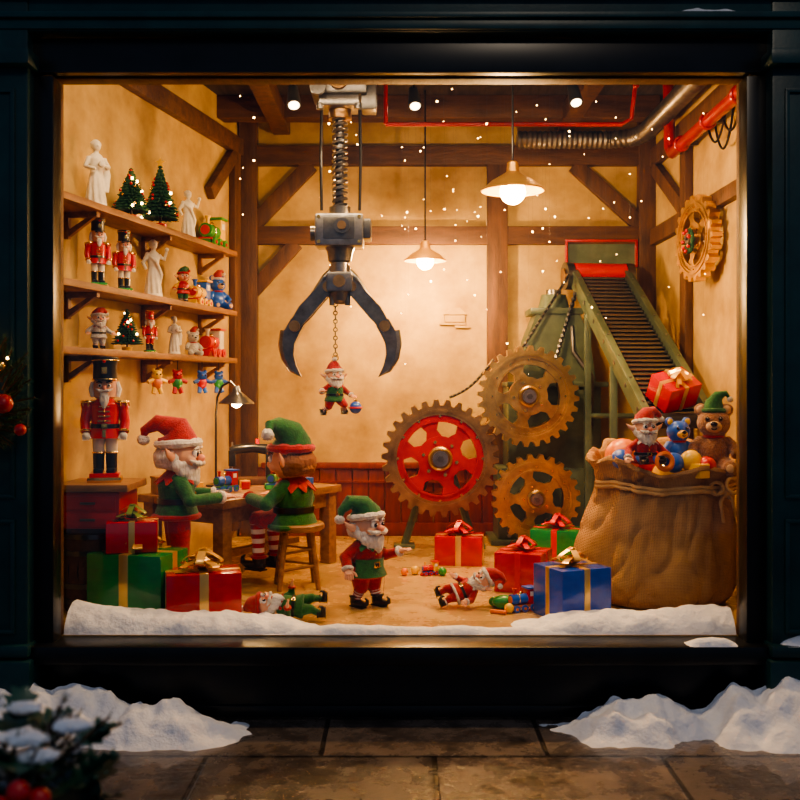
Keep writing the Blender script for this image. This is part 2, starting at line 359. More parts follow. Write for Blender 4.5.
# ------------------------------------------------------------------ figures
def hand(b,w,d,mat,s=1):
    w=V(w);d=V(d).normalized(); up=V((0,0,1)); side=d.cross(up)
    if side.length<.2: side=V((1,0,0))
    side.normalize(); nn=side.cross(d)
    b.tube([w-d*.01*s,w+d*.02*s,w+d*.05*s],[(.02*s,.026*s),(.021*s,.034*s),(.017*s,.032*s)],mat,8)
    for i,l in enumerate((.038,.046,.042,.032)):
        o=w+d*.048*s+side*(i-1.5)*.0165*s
        b.tube([o,o+d*l*.5*s-nn*.004*s,o+d*l*.85*s-nn*.016*s],[.0098*s,.009*s,.007*s],mat,6)
    o=w+d*.02*s-side*.028*s
    b.tube([o,o+d*.02*s-side*.02*s,o+d*.042*s-side*.026*s],[.012*s,.011*s,.008*s],mat,6)
def elf(name,M,tunic=felt_g,sleeve=felt_g,pants=felt_r,hat=felt_r,brim=fur,hair=None,bearded=True,collar=None,apron=None,
        lh=(.27,-.1,.45),rh=(-.27,-.1,.45),le=(.23,.02,.5),re=(-.23,.02,.5),lk=(.075,-.01,.2),rk=(-.075,-.01,.2),
        lf=(.08,0,.05),rf=(-.08,0,.05),E=0,yaw=0,tilt=0,tip=(.2,.1,1.02),handm=skin,hem=None,stripes=True,footR=None,vox=.014):
    e=empty(name,M); up=V((0,0,E))
    b=B(); b.M=Matrix.Translation(up)
    b.lathe([(.165,.30),(.178,.32),(.16,.38),(.135,.44),(.142,.5),(.147,.56),(.13,.62),(.09,.66),(.05,.7)],tunic,24,sc=(1.05,.92))
    b.done('torso',e,remesh=vox,smooth=2)
    for sd,ha,el in((1,lh,le),(-1,rh,re)):
        b=B(); a=V((sd*.095,0,.612))+up; el_=V(el)+up; ha_=V(ha)+up
        b.sph(a,.066,sleeve); b.tube([a,(a+el_)/2+V((0,0,.006)),el_,(el_+ha_)/2,ha_],[.064,.06,.056,.05,.047],sleeve,12); b.sph(el_,.056,sleeve)
        b.done('sleeve',e,remesh=vox,smooth=2)
    b=B()
    for sd,ha,el in((1,lh,le),(-1,rh,re)):
        d=(V(ha)-V(el)).normalized(); w=V(ha)+up
        b.torus(w,.038,.02,brim,n=d,seg=16,nz=.25); hand(b,w+d*.012,d,handm,1.25)
    b.M=Matrix.Translation(up)
    b.lathe([(.135,.42),(.15,.422),(.15,.465),(.135,.467)],blk,28,sc=(1.06,.93),caps=(False,False))
    b.box((0,-.143,.443),(.066,.014,.062),gold,bev=.006); b.box((0,-.151,.443),(.036,.012,.032),blk)
    if hem: b.torus((0,0,.315),.172,.022,hem,seg=26,nz=.25,sc=(1.05,.92))
    if apron: b.lathe([(.182,.32),(.156,.4),(.155,.5)],apron,24,sc=(1.06,.94),caps=(False,False),fn=lambda p,t,r,z:V((p.x*(1 if sin(t)<-.2 else .6),p.y if p.y<0 else p.y*.5,p.z)))
    for k in range(3): b.sph((0,-.135+.004*k,.5+.05*k),.011,gold,seg=8,rings=6)
    cm=collar or brim
    for k in range(10):
        t=2*pi*k/10; p=V((cos(t)*.12,sin(t)*.11,.635)); q=V((cos(t)*.18,sin(t)*.165,.585))
        b.tube([V((cos(t)*.05,sin(t)*.05,.69)),p,q],[(.02,.03),(.012,.05),(.004,.006)],cm,6)
    b.M=Matrix()
    for sd,k_,f_ in((1,lk,lf),(-1,rk,rf)):
        h=V((sd*.07,0,.37))+up; k_=V(k_); f_=V(f_)
        b.tube([h,(h+k_)/2,k_+(h-k_)*.05],[.09,.084,.068],pants,12); b.sph(k_,.067,pants,seg=12,rings=8)
        n=9; pts=[k_.lerp(f_+V((0,0,.02)),i/n) for i in range(n+1)]
        b.tube(pts,[.058-.017*i/n for i in range(n+1)],sock_w,12,mats=[(felt_r if i%2 else sock_w) if stripes else pants for i in range(n)])
        fm=Matrix.Translation(f_)@((footR or Matrix()).to_4x4())@Matrix.Translation((0,0,-.05))
        old=b.M; b.M=fm
        b.tube([(0,0,.11),(0,0,.085),(0,.005,.05)],[.052,.05,.047],boot,12); b.torus((0,0,.108),.048,.014,brim if hem else boot,seg=14)
        b.tube([(0,.052,.04),(0,.02,.042),(0,-.05,.038),(0,-.11,.038),(0,-.155,.055),(0,-.16,.09),(0,-.135,.108)],[(.022,.024),(.042,.045),(.038,.048),(.03,.038),(.02,.024),.014,.008],boot,12)
        b.box((0,-.03,.006),(.075,.16,.012),boot,bev=.004); b.M=old
    b.done('legs_belt_hands',e)
    HM=Matrix.Translation(V((0,0,.70))+up)@Matrix.Rotation(yaw,4,'Z')@Matrix.Rotation(tilt,4,'X')@Matrix.Translation((0,0,-.70))
    b=B(); b.M=HM
    b.sph((0,0,.82),.15,skin,(1,.95,1.0)); b.sph((0,-.045,.755),.1,skin,(1,.9,.8)); b.cyl((0,0,.66),(0,0,.75),.05,skin)
    for sd in(-1,1):
        b.sph((sd*.07,-.105,.79),.046,skin)
        b.tube([(sd*.12,0,.8),(sd*.17,.01,.815),(sd*.225,.03,.85),(sd*.265,.045,.9)],[(.035,.02),(.044,.018),(.028,.013),(.004,.004)],skin,10)
    b.done('head',e,remesh=vox*.8,smooth=2)
    b=B(); b.M=HM
    b.sph((0,-.165,.81),.034,nosem)
    for sd in(-1,1):
        b.sph((sd*.054,-.13,.848),.035,eyew,(1,.6,1.12)); b.sph((sd*.051,-.149,.848),.021,eyeb,(1,.5,1.1)); b.sph((sd*.045,-.16,.856),.006,eyew)
        b.tube([(sd*.02,-.153,.892),(sd*.055,-.15,.902),(sd*.09,-.13,.888)],[.008,.012,.006],beard if bearded else hairb,8)
        if bearded: b.tube([(0,-.16,.775),(sd*.045,-.17,.768),(sd*.095,-.145,.776),(sd*.125,-.115,.8)],[.018,.027,.021,.005],beard,10)
        b.tube([(sd*.165,.0,.815),(sd*.2,.022,.845)],[(.018,.006),(.008,.004)],nosem,8)
    b.sph((0,-.152,.745),.028,mouthm,(1.2,.5,.5))
    hm=hair or beard
    for k in range(13):
        t=pi*.02+pi*.96*k/12; x=cos(t); y=sin(t)
        b.sph((x*.125,y*.118+.01,.80),.052,hm,(1,1,1.3),seg=10,rings=7,nz=.3)
        b.sph((x*.11,y*.113+.01,.75),.048,hm,seg=10,rings=7,nz=.3)
    tp=V(tip)
    if tp.z<.95: pts=[(0,.01,.9),(0,.02,.97),(tp.x*.2,.03,1.04),(tp.x*.55,tp.y*.6+.02,1.07),(tp.x*.9,tp.y,(1.03+tp.z)/2+.02),tp]
    else: pts=[(0,.01,.9),(0,.02,.97),(tp.x*.15,.03,1.04),(tp.x*.45,tp.y*.6,1.10),(tp.x*.8,tp.y,1.11),tp]
    b.tube(pts,[.156,.14,.106,.07,.038,.016],hat,18)
    b.torus((0,.012,.918),.144,.034,brim,n=(0,.16,1),seg=30,nz=.4); b.sph(tp,.046,brim if brim!=felt_r else fur,nz=.25,ns=40)
    b.done('face_hat',e)
    if bearded:
        b=B(); b.M=HM
        for k in range(9):
            a=-1+2*k/8; b.sph((a*.125,-.105+.09*a*a,.75),.044,beard,(1,1,1.35),seg=10,rings=8)
            b.sph((a*.095,-.13+.07*a*a,.695),.046,beard,(1,1,1.35),seg=10,rings=8)
            b.sph((a*.06,-.14+.05*a*a,.645),.043,beard,(1,.9,1.3),seg=10,rings=8)
        b.tube([(0,-.13,.66),(0,-.145,.6),(.0,-.14,.55)],[.05,.036,.006],beard,10)
        b.done('beard',e,remesh=vox*.8,smooth=1)
    return e
def nutcracker(name,loc,h,s,coat=redp,pants=white,hatm=blk):
    b=B(); b.M=TRS(loc,h,s)
    b.box((0,0,.02),(.26,.24,.04),gold,bev=.006); b.box((0,0,.055),(.23,.21,.035),greenp if s<.5 else redp,bev=.006)
    for sd in(-1,1):
        x=sd*.05
        b.box((x,-.02,.09),(.075,.13,.045),blk,bev=.015); b.cyl((x,0,.08),(x,0,.24),.042,blk,.046); b.torus((x,0,.235),.044,.008,gold,seg=16)
        b.cyl((x,0,.24),(x,0,.38),.046,pants,.052)
        a=V((sd*.135,0,.6)); b.sph(a,.05,coat); b.tube([a,(sd*.155,.0,.48),(sd*.145,-.04,.4)],[.045,.04,.036],coat,12); b.torus((sd*.146,-.035,.405),.036,.009,gold,n=(0,.5,1),seg=14)
        b.sph((sd*.143,-.045,.37),.033,white); 
        for q in range(4): b.tube([(sd*.143+(q-1.5)*.014,-.06,.365),(sd*.143+(q-1.5)*.014,-.066,.335)],[.008,.006],white,6)
        b.tube([(sd*.12,-.06,.37),(sd*.105,-.07,.35)],[.009,.006],white,6)
        b.lathe([(.02,.655),(.065,.65),(.068,.64),(.06,.632)],gold,16,c=(sd*.125,0,0)); 
        for q in range(8): b.tube([(sd*.125+cos(q*pi/4)*.058,sin(q*pi/4)*.058,.64),(sd*.125+cos(q*pi/4)*.06,sin(q*pi/4)*.06,.605)],[.007,.006],gold,5)
        b.sph((sd*.035,-.083,.77),.016,eyew); b.sph((sd*.035,-.096,.77),.009,eyeb)
        b.tube([(sd*.015,-.095,.795),(sd*.045,-.09,.805),(sd*.06,-.075,.795)],[.005,.008,.003],blk,6)
        b.tube([(0,-.1,.735),(sd*.035,-.105,.73),(sd*.065,-.09,.745)],[.01,.013,.004],beard,8)
        b.tube([(sd*.09,.0,.8),(sd*.1,0,.74),(sd*.095,.0,.68)],[.02,.03,.02],beard,8)
    b.lathe([(.13,.35),(.125,.37),(.105,.45),(.115,.55),(.12,.62),(.07,.66),(.05,.68)],coat,24,sc=(1,.8))
    b.lathe([(.108,.43),(.114,.432),(.114,.462),(.108,.465)],blk,24,sc=(1,.82),caps=(False,False)); b.box((0,-.094,.447),(.05,.012,.04),gold,bev=.004)
    for k in range(4): 
        z=.49+.038*k; b.box((0,-.095,z),(.1-.006*k,.01,.008),gold)
        b.sph((0,-.1,z),.01,gold,seg=8,rings=6)
    b.box((0,-.1,.39),(.025,.01,.06),gold)
    b.lathe([(.055,.66),(.085,.68),(.092,.74),(.09,.82)],skin,24); b.sph((0,-.1,.755),.018,nosem,(1,1.2,1.2))
    b.box((0,-.09,.705),(.06,.02,.022),white,bev=.003); b.box((0,-.092,.69),(.066,.02,.012),mouthm)
    b.tube([(0,-.085,.69),(0,-.1,.64),(0,-.1,.59)],[(.03,.04),(.02,.035),(.006,.01)],beard,10)
    b.torus((0,0,.82),.094,.009,gold); b.lathe([(.094,.82),(.096,.85),(.092,.93),(.108,.985),(.105,1.0),(.02,1.005)],hatm,24)
    b.prism([(-.08,.822),(.08,.822),(.06,.81),(-.06,.81)],-.13,-.06,hatm)
    b.box((0,-.099,.89),(.045,.012,.055),gold,bev=.004); b.torus((0,0,.975),.106,.006,gold); b.sph((0,-.1,.965),.015,redp)
    return b.done(name)
def statue(name,loc,h,s,v=0):
    e=empty(name,TRS(loc,h,s)); b=B()
    b.lathe([(.15,0),(.16,.02),(.15,.06),(.12,.07)],white,20)
    b.lathe([(.14,.05),(.135,.15),(.12,.3),(.105,.42),(.085,.52),(.1,.62),(.11,.7),(.085,.76),(.04,.79),(.035,.83)],white,60,sc=(1,.85),
        fn=lambda p,t,r,z:V((p.x*(1+.28*sin(t*9+z*6)*max(0,.55-z)),p.y*(1+.28*sin(t*9+z*6)*max(0,.55-z)),p.z)))
    b.sph((0,-.01,.89),.07,white,(.9,1,1.15)); b.sph((0,.02,.91),.075,white,(1,.95,1.05),nz=.3,ns=40); b.sph((0,-.08,.885),.015,white); b.sph((0,.08,.9),.035,white)
    if v==0:
        b.tube([(.1,0,.72),(.17,-.03,.6),(.08,-.12,.6)],[.042,.036,.025],white,10); b.tube([(-.1,0,.72),(-.17,-.03,.58),(-.06,-.13,.54)],[.042,.036,.025],white,10)
        b.sph((.03,-.13,.62),.05,white,(1,.7,1.1)); b.tube([(.12,.03,.74),(.16,0,.5),(.13,-.03,.25)],[(.03,.05),(.03,.06),(.02,.05)],white,10)
    else:
        b.tube([(.1,0,.72),(.19,-.02,.66),(.2,-.08,.78)],[.042,.034,.022],white,10); b.tube([(-.1,0,.72),(-.19,.0,.58),(-.17,-.08,.47)],[.042,.034,.025],white,10)
        b.sph((.2,-.09,.82),.035,white); b.tube([(-.12,.02,.75),(0,-.11,.6),(.12,-.06,.4),(.1,.0,.15)],[(.03,.03),(.03,.04),(.03,.05),(.02,.04)],white,10)
    b.done('carving',e,remesh=.010,smooth=1); return e
def minitree(name,loc,H,R,star=True,pot=redp):
    b=B(); b.M=TRS(loc,0,1)
    b.lathe([(R*.3,0),(R*.38,H*.1),(R*.34,H*.1)],pot,16); b.cyl((0,0,H*.08),(0,0,H*.9),R*.07,darkw,R*.02,8)
    L_=15
    for i in range(L_):
        f=i/(L_-1); z=H*(.2+.72*f); r=R*(1-f)**.85+R*.05; n=int(22*(1-f))+6
        for k in range(n):
            t=2*pi*(k+random.random()*.7)/n; l=r*(.85+.25*random.random())
            b.tube([(0,0,z+.02*H),(cos(t)*l*.6,sin(t)*l*.6,z-.01*H),(cos(t)*l,sin(t)*l,z-.035*H+random.random()*.02*H)],[R*.03,R*.11,R*.02],pine,5)
        for k in range(3 if f<.85 else 1):
            t=random.random()*6.28; b.sph((cos(t)*r*.95,sin(t)*r*.95,z-.02*H),R*.08,random.choice([redp,gold,redp,spark]),seg=8,rings=6)
    if star:
        p=[(sin(a*pi/5)*(R*.3 if a%2==0 else R*.12),H*.98+cos(a*pi/5)*(R*.3 if a%2==0 else R*.12)) for a in range(10)]
        b.prism(p,-R*.05,R*.05,yelp)
    return b.done(name)
def train(name,loc,h,s,c1=redp,c2=greenp,c3=yelp):
    b=B(); b.M=TRS(loc,h,s)
    b.box((0,0,.16),(.8,.3,.06),c3,bev=.02)
    b.cyl((-.38,0,.34),(.12,0,.34),.14,c1,.14,20); b.cyl((-.4,0,.34),(-.38,0,.34),.1,c3); b.torus((-.15,0,.34),.142,.014,gold,n=(1,0,0))
    b.box((.24,0,.4),(.26,.28,.42),c2,bev=.02); b.box((.24,0,.64),(.34,.36,.05),c1,bev=.02)
    for sd in(-1,1): b.box((.24,sd*.142,.48),(.14,.01,.13),eyew,bev=.004)
    b.lathe([(.035,.44),(.04,.58),(.075,.64),(.06,.64)],c2,16,c=(-.26,0,0)); b.sph((-.05,0,.5),.045,gold)
    for x in(-.28,-.02,.26):
        for sd in(-1,1): b.cyl((x,sd*.15,.1),(x,sd*.2,.1),.1,c1,.1,18); b.cyl((x,sd*.2,.1),(x,sd*.215,.1),.04,c3,.04,12)
    b.prism([(-.5,.03),(-.38,.03),(-.38,.18)],-.12,.12,c1)
    return b.done(name)
def plushbear(name,M,fm=bearf,mz=bearl,hatm=None,ss=1):
    e=empty(name,M); b=B()
    b.sph((0,0,.3),.2,fm,(1,.9,1.15)); b.sph((0,-.02,.66),.2,fm,(1.05,.95,.95))
    for sd in(-1,1):
        b.sph((sd*.16,0,.83),.085,fm,(1,.6,1)); b.tube([(sd*.14,0,.45),(sd*.25,-.06,.35),(sd*.28,-.14,.25)],[.075,.07,.075],fm,12)
        b.tube([(sd*.11,-.05,.16),(sd*.17,-.2,.1),(sd*.19,-.3,.09)],[.095,.09,.085],fm,12); b.sph((sd*.19,-.31,.11),.09,fm,(1,.7,1.15))
    b.done('body',e,remesh=.018,smooth=3)
    b=B(); b.sph((0,-.18,.62),.09,mz,(1.1,.85,.85)); b.sph((0,-.258,.655),.034,eyeb,(1.3,.7,.9)); b.tube([(-.035,-.253,.6),(0,-.26,.582),(.035,-.253,.6)],.008,eyeb,6)
    for sd in(-1,1):
        b.sph((sd*.08,-.185,.72),.028,eyeb); b.sph((sd*.077,-.21,.73),.007,eyew); b.sph((sd*.16,-.04,.83),.052,mz,(1,.5,1.1)); b.sph((sd*.19,-.375,.11),.05,mz,(1,.3,1.1))
    if hatm:
        b.tube([(0,0,.82),(.01,0,.92),(.06,0,1.01),(.15,0,1.04),(.2,0,.97)],[.14,.11,.07,.035,.015],hatm,14); b.torus((0,0,.82),.135,.032,hatm if hatm==felt_g else fur,seg=20,nz=.2); b.sph((.2,0,.96),.04,fur)
    b.torus((0,-.0,.49),.12,.024,felt_r,seg=18); b.done('face',e); return e
def gift(name,loc,h,size,mat,rib,bow=None):
    b=B(); b.M=TRS(loc,h,1); w,d,z=size; bow=bow or rib; rw=w*.12
    b.box((0,0,z/2),(w,d,z),mat,bev=.005)
    b.box((0,0,z/2),(rw,d+.006,z+.006),rib,bev=.002); b.box((0,0,z/2),(w+.006,rw,z+.006),rib,bev=.002)
    L_=w*.36; zz=z+.005
    for k in range(9):
        a=2*pi*k/9+.3; l=L_*(1 if k%2 else .78); Hh=L_*(.42 if k%2 else .8)
        pts=[(cos(a)*l*sin(pi*t/10),sin(a)*l*sin(pi*t/10),zz+.004+Hh*t/10*(1-.25*sin(pi*t/10))) for t in range(11)]
        b.band(pts,rw*.95,(-sin(a),cos(a),0),bow)
    b.sph((0,0,zz+L_*.3),L_*.17,bow,nz=.2)
    for a in(.9,3.6):
        b.band([(cos(a)*L_*q,sin(a)*L_*q,zz+.004+.02*sin(q*5)*L_*3) for q in(0,.3,.6,.9,1.2)],rw*.7,(-sin(a),cos(a),0),bow)
    return b.done(name)
def gear(name,c,R,teeth,th,outer,inner,spokes=5,n=(0,-1,0),extra=None,phase=0):
    b=B(); q=V(n).to_track_quat('Z','X'); b.M=Matrix.Translation(V(c))@q.to_matrix().to_4x4()
    r0=R*.9; ri=R*.74; prof=[]
    for k in range(teeth):
        for f,r in((0,r0),(.18,R),(.5,R),(.68,r0)): 
            prof.append((2*pi*(k+f)/teeth+phase,r))
    def ring(prof,ri,th,mat):
        N_=len(prof); vs=[]
        for z in(-th/2,th/2):
            for a,r in prof: vs.append((cos(a)*r,sin(a)*r,z))
            for a,r in prof: vs.append((cos(a)*ri,sin(a)*ri,z))
        fs=[]
        for k in range(N_):
            j=(k+1)%N_; fs+=[(2*N_+k,2*N_+j,3*N_+j,3*N_+k),(j,k,N_+k,N_+j),(k,j,2*N_+j,2*N_+k),(N_+j,N_+k,3*N_+k,3*N_+j)]
        b.add(vs,fs,mat)
    ring(prof,ri,th,outer)
    circ=lambda r:[(2*pi*k/48,r) for k in range(48)]
    ring(circ(R*.78),R*.62,th*.7,inner); ring(circ(R*.84),R*.79,th*1.2,outer); ring(circ(R*.38),R*.1,th*.8,inner); ring(circ(R*.66),R*.62,th*.95,inner)
    for k in range(spokes):
        a=2*pi*k/spokes+.3+phase; u=V((cos(a),sin(a),0)); w=V((-sin(a),cos(a),0)); z=V((0,0,th*.32))
        p0=u*R*.3;p1=u*R*.66; w0=w*R*.16; wm=w*R*.09; pm=u*R*.48; w2=w*R*.19
        P=[p0-w0,p0+w0,pm+wm,p1+w2,p1-w2,pm-wm]
        b.add([x-z for x in P]+[x+z for x in P],[(5,4,3,2,1,0),(6,7,8,9,10,11)]+[(i,(i+1)%6,(i+1)%6+6,i+6) for i in range(6)],inner)
        b.cyl(u*R*.29,u*R*.29+V((0,0,th*.55)),R*.03,gold,seg=8)
    for k in range(12):
        a=2*pi*k/12; u=V((cos(a),sin(a),0)); b.cyl(u*R*.72,u*R*.72+V((0,0,th*.5)),R*.022,gold,seg=8)
    b.cyl((0,0,-th*.5),(0,0,th*.75),R*.21,bronze,seg=24); b.torus((0,0,th*.75),R*.18,R*.03,brass); b.cyl((0,0,th*.75),(0,0,th*1.1),R*.13,steel,seg=20); b.cyl((0,0,th*1.1),(0,0,th*1.3),R*.06,grey,seg=6)
    b.M=Matrix()
    if extra: extra(b)
    return b.done(name)
# ------------------------------------------------------------------ shelves
Z1,Z2,Z3=2.655,2.2,1.84
def shelf(z):
    b=B(); y0,y1=.16,2.7; ym=(y0+y1)/2; Ls=(y1-y0)*1.0229
    b.M=Matrix.Translation((wallx(ym),ym,z))@Matrix.Rotation(LA,4,'Z')
    b.box((0,-.122,-.02),(Ls,.24,.04),shelfw,bev=.005)
    for x in(-.75,.2,1.12):
        b.box((x,-.018,-.115),(.035,.03,.15),shelfw,bev=.004); b.box((x,-.11,-.055),(.035,.2,.03),shelfw,bev=.004)
        b.add([(x-.014,-.03,-.18),(x+.014,-.03,-.18),(x-.014,-.03,-.14),(x+.014,-.03,-.14),(x-.014,-.2,-.065),(x+.014,-.2,-.065),(x-.014,-.16,-.065),(x+.014,-.16,-.065)],[(0,1,5,4),(2,3,7,6),(0,4,6,2),(1,5,7,3)],shelfw)
    return b.done('wall_shelf')
for z in(Z1,Z2,Z3): shelf(z)
def sp(y,z): return (wallx(y)+.125,y,z)
H=math.radians
statue('angel_statue',sp(.8,Z1),H(40),.41,0)
minitree('miniature_christmas_tree',sp(1.22,Z1),.35,.112,False)
minitree('miniature_christmas_tree',sp(1.62,Z1),.46,.12,True)
statue('cherub_statue',sp(2.05,Z1),H(40),.36,1)
train('toy_train',sp(2.48,Z1),LA,.36,greenp,yelp,redp)
nutcracker('nutcracker_figurine',sp(.82,Z2),H(30),.40); nutcracker('nutcracker_figurine',sp(1.13,Z2),H(30),.38)
statue('angel_statue',sp(1.52,Z2),H(40),.39,1)
elf('elf_doll',TRS((*sp(1.97,Z2)[:2],Z2),H(30),.23,1.1),tunic=redp,sleeve=yelp,pants=felt_g,hat=felt_g,brim=redp,bearded=False,hair=hairb,vox=.02)
train('toy_train',sp(2.24,Z2),LA,.3,yelp,bluep,redp)
plushbear('toy_bear',TRS((*sp(2.57,Z2)[:2],Z2),H(40),.29),bluep,bearl,felt_r)
elf('santa_doll',TRS((*sp(.83,Z3)[:2],Z3),H(35),.22,1.2),hat=felt_r,tunic=fur,sleeve=fur,pants=fur,collar=felt_r,tip=(.2,.05,.95),vox=.02)
minitree('miniature_christmas_tree',sp(1.17,Z3),.28,.09,False,yelp)
nutcracker('nutcracker_figurine',sp(1.47,Z3),H(35),.27,redp,redp,redp)
statue('cherub_statue',sp(1.83,Z3),H(35),.27,0)
plushbear('plush_snow_bear',TRS((*sp(2.13,Z3)[:2],Z3),H(35),.2),fur,fur,felt_r)
train('toy_train',sp(2.47,Z3),LA,.33,redp,white,redp)
for i,(y,c1,c2) in enumerate(((1.42,yelp,orgp),(1.72,redp,greenp),(2.12,bluep,redp),(2.42,bluep,greenp))):
    b=B(); x,yy,_=sp(y,0); x+=.07; z=Z3-.041; b.M=TRS((x,yy,0),H(35),1)
    b.cyl((0,0,z),(0,0,z-.06),.003,blk,seg=6); zc=z-.1
    b.sph((0,0,zc),.034,c1); b.sph((0,0,zc-.052),.036,c2,(1,.8,1.2))
    for sd in(-1,1):
        b.tube([(sd*.02,0,zc-.03),(sd*.065,-.01,zc-.045)],[.016,.013],c1,8); b.tube([(sd*.015,0,zc-.08),(sd*.026,-.01,zc-.12)],[.017,.016],c1,8); b.sph((sd*.024,0,zc+.03),.013,c1,seg=8,rings=6); b.sph((sd*.012,-.032,zc+.005),.006,eyeb,seg=6,rings=5)
    b.done('hanging_toy_ornament')
# ------------------------------------------------------------------ barrel, toolbox, big nutcracker
b=B(); b.M=Matrix.Translation((-1.73,.64,FZ))
b.lathe([(.15,0),(.17,.1),(.178,.235),(.17,.37),(.15,.47),(.14,.47),(.14,.455)],darkw,18,mats=None)
for z,r in((.06,.166),(.15,.178),(.33,.178),(.42,.164)): b.lathe([(r-.006,z-.014),(r+.003,z-.014),(r+.003,z+.014),(r-.006,z+.014)],grey,24,caps=(False,False))
for k in range(18):
    a=2*pi*k/18; b.tube([(cos(a)*.15,sin(a)*.15,.01),(cos(a)*.1795,sin(a)*.1795,.235),(cos(a)*.15,sin(a)*.15,.46)],.003,blk,4)
b.done('wooden_barrel')
b=B(); b.M=Matrix.Translation((-1.70,.64,.85))
b.box((0,0,.1),(.34,.38,.2),toolred,bev=.01)
for z in(.05,.14): b.box((0,-.192,z),(.3,.008,.075),toolred,bev=.003); b.box((0,-.2,z),(.08,.012,.012),steel)
b.box((.02,0,.222),(.4,.42,.04),benchw,bev=.006); b.done('red_tool_chest')
nutcracker('nutcracker_statue',(-1.66,.63,1.092),H(12),.70)
# ------------------------------------------------------------------ workbench
U=V((.536,.845,0)).normalized(); W=V((-.845,.536,0)).normalized(); NC=V((-1.07,1.05,0)); TZ=.93
TR=Matrix((U,-W,V((0,0,1)))).transposed()
def tb(u,w,z=0): return NC+U*u+W*w+V((0,0,z))
b=B(); Lu,Lw=1.23,.74
for i in range(5): b.box(tb(Lu/2,Lw*(i+.5)/5,TZ-.025),(Lu,Lw/5-.004,.05),benchw,R=TR,bev=.006)
for u in(.07,Lu-.07):
    for w in(.07,Lw-.07): b.box(tb(u,w,(FZ+TZ-.05)/2),(.085,.085,TZ-.05-FZ),benchw,R=TR,bev=.008)
b.box(tb(Lu/2,.07,TZ-.1),(Lu-.15,.03,.1),benchw,R=TR); b.box(tb(Lu/2,Lw-.07,TZ-.1),(Lu-.15,.03,.1),benchw,R=TR)
b.box(tb(.07,Lw/2,TZ-.1),(.03,Lw-.15,.1),benchw,R=TR); b.box(tb(Lu-.07,Lw/2,TZ-.1),(.03,Lw-.15,.1),benchw,R=TR)
b.box(tb(Lu/2,Lw/2,FZ+.14),(Lu-.12,.07,.04),benchw,R=TR); b.done('workbench')
b=B(); o=tb(.92,.56,TZ); b.M=Matrix.Translation(o)@Matrix.Rotation(H(5),4,'Z')@Matrix.Scale(1.15,4)
b.box((0,0,.02),(.34,.16,.04),darkw,bev=.008); b.box((.11,0,.13),(.06,.07,.19),blk,bev=.012)
b.tube([(.12,0,.21),(.0,0,.225),(-.1,0,.215),(-.13,0,.2)],[(.035,.03),(.028,.026),(.03,.028),(.03,.03)],blk,14); b.box((-.125,0,.16),(.045,.05,.1),blk,bev=.008)
b.cyl((-.125,0,.05),(-.125,0,.12),.004,steel,seg=6); b.cyl((.145,0,.19),(.17,0,.19),.055,blk); b.torus((.175,0,.19),.05,.007,gold,n=(1,0,0)); b.cyl((.03,0,.24),(.03,0,.28),.012,redp); b.cyl((-.125,0,.2),(-.125,0,.26),.006,steel)
b.done('sewing_machine')
for nm,u,w,c1,c2,c3 in(('toy_train',.42,.36,bluep,redp,greenp),('toy_train',.75,.22,greenp,redp,bluep)):
    train(nm,tb(u,w,TZ),H(20+u*80),.22,c1,c2,c3)
b=B()
for i,(u,w) in enumerate(((.62,.36),(.7,.44),(.56,.5),(.9,.34),(.3,.55),(.42,.6),(1.1,.2))):
    c=tb(u,w,TZ+.026); b.box(c,(.055,.055,.05),[redp,yelp,bluep,greenp][i%4],rz=i*.7,bev=.004)
b.done('toy_blocks')
b=B()
for i in range(6):
    c=tb(1.0+.05*(i%3),.3+.06*(i//3),TZ); b.cyl(c,c+V((0,0,.06)),.017,[redp,yelp,bluep,greenp,white,orgp][i]); 
    for z in(0,.06): b.cyl(c+V((0,0,z)),c+V((0,0,z+.005)),.021,shelfw)
b.done('thread_spools')
b=B(); c=tb(.16,.62,TZ); b.M=Matrix.Translation(c)@Matrix.Rotation(.5,4,'Z'); b.box((0,0,.05),(.2,.13,.1),shelfw,bev=.005); b.box((0,0,.105),(.21,.14,.016),shelfw,bev=.004); b.done('wooden_box')
b=B(); c=tb(.2,.15,TZ); d=tb(.28,.25,TZ); b.tube([c+V((0,0,.012)),d+V((0,0,.012))],.009,shelfw,8); b.box(d+V((0,0,.018)),(.07,.03,.032),steel,rz=.4,bev=.004); b.done('hammer')
b=B(); c=tb(.66,.67,TZ); b.M=Matrix.Translation(c)
b.lathe([(.07,0),(.07,.012),(.02,.025)],blk,20); b.tube([(0,0,.02),(0,0,.5),(.01,0,.62),(.05,-.02,.7),(.11,-.05,.73),(.15,-.07,.69)],.008,blk,8)
b.lathe([(.02,.7),(.03,.66),(.06,.635),(.12,.585),(.122,.575),(.115,.58),(.055,.625),(.02,.65)],steel,24,c=(.155,-.07,0),caps=(True,True)); b.sph((.155,-.07,.59),.042,bulb)
b.done('desk_lamp'); DL=c+V((.155,-.07,.53))
b=B(); b.M=Matrix.Translation((-.64,1.22,FZ)); b.lathe([(.155,.355),(.17,.365),(.17,.39),(.16,.4)],benchw,24)
for k in range(4):
    a=pi/4+k*pi/2+.2; b.tube([(cos(a)*.11,sin(a)*.11,.36),(cos(a)*.17,sin(a)*.17,0)],[.02,.016],benchw,10)
for z,r in((.12,.153),(.22,.135)):
    P=[V((cos(pi/4+k*pi/2+.2)*r,sin(pi/4+k*pi/2+.2)*r,z+.03*(k%2))) for k in range(4)]
    for k in range(4): b.cyl(P[k],P[(k+1)%4],.009,benchw,seg=8)
b.done('wooden_stool')
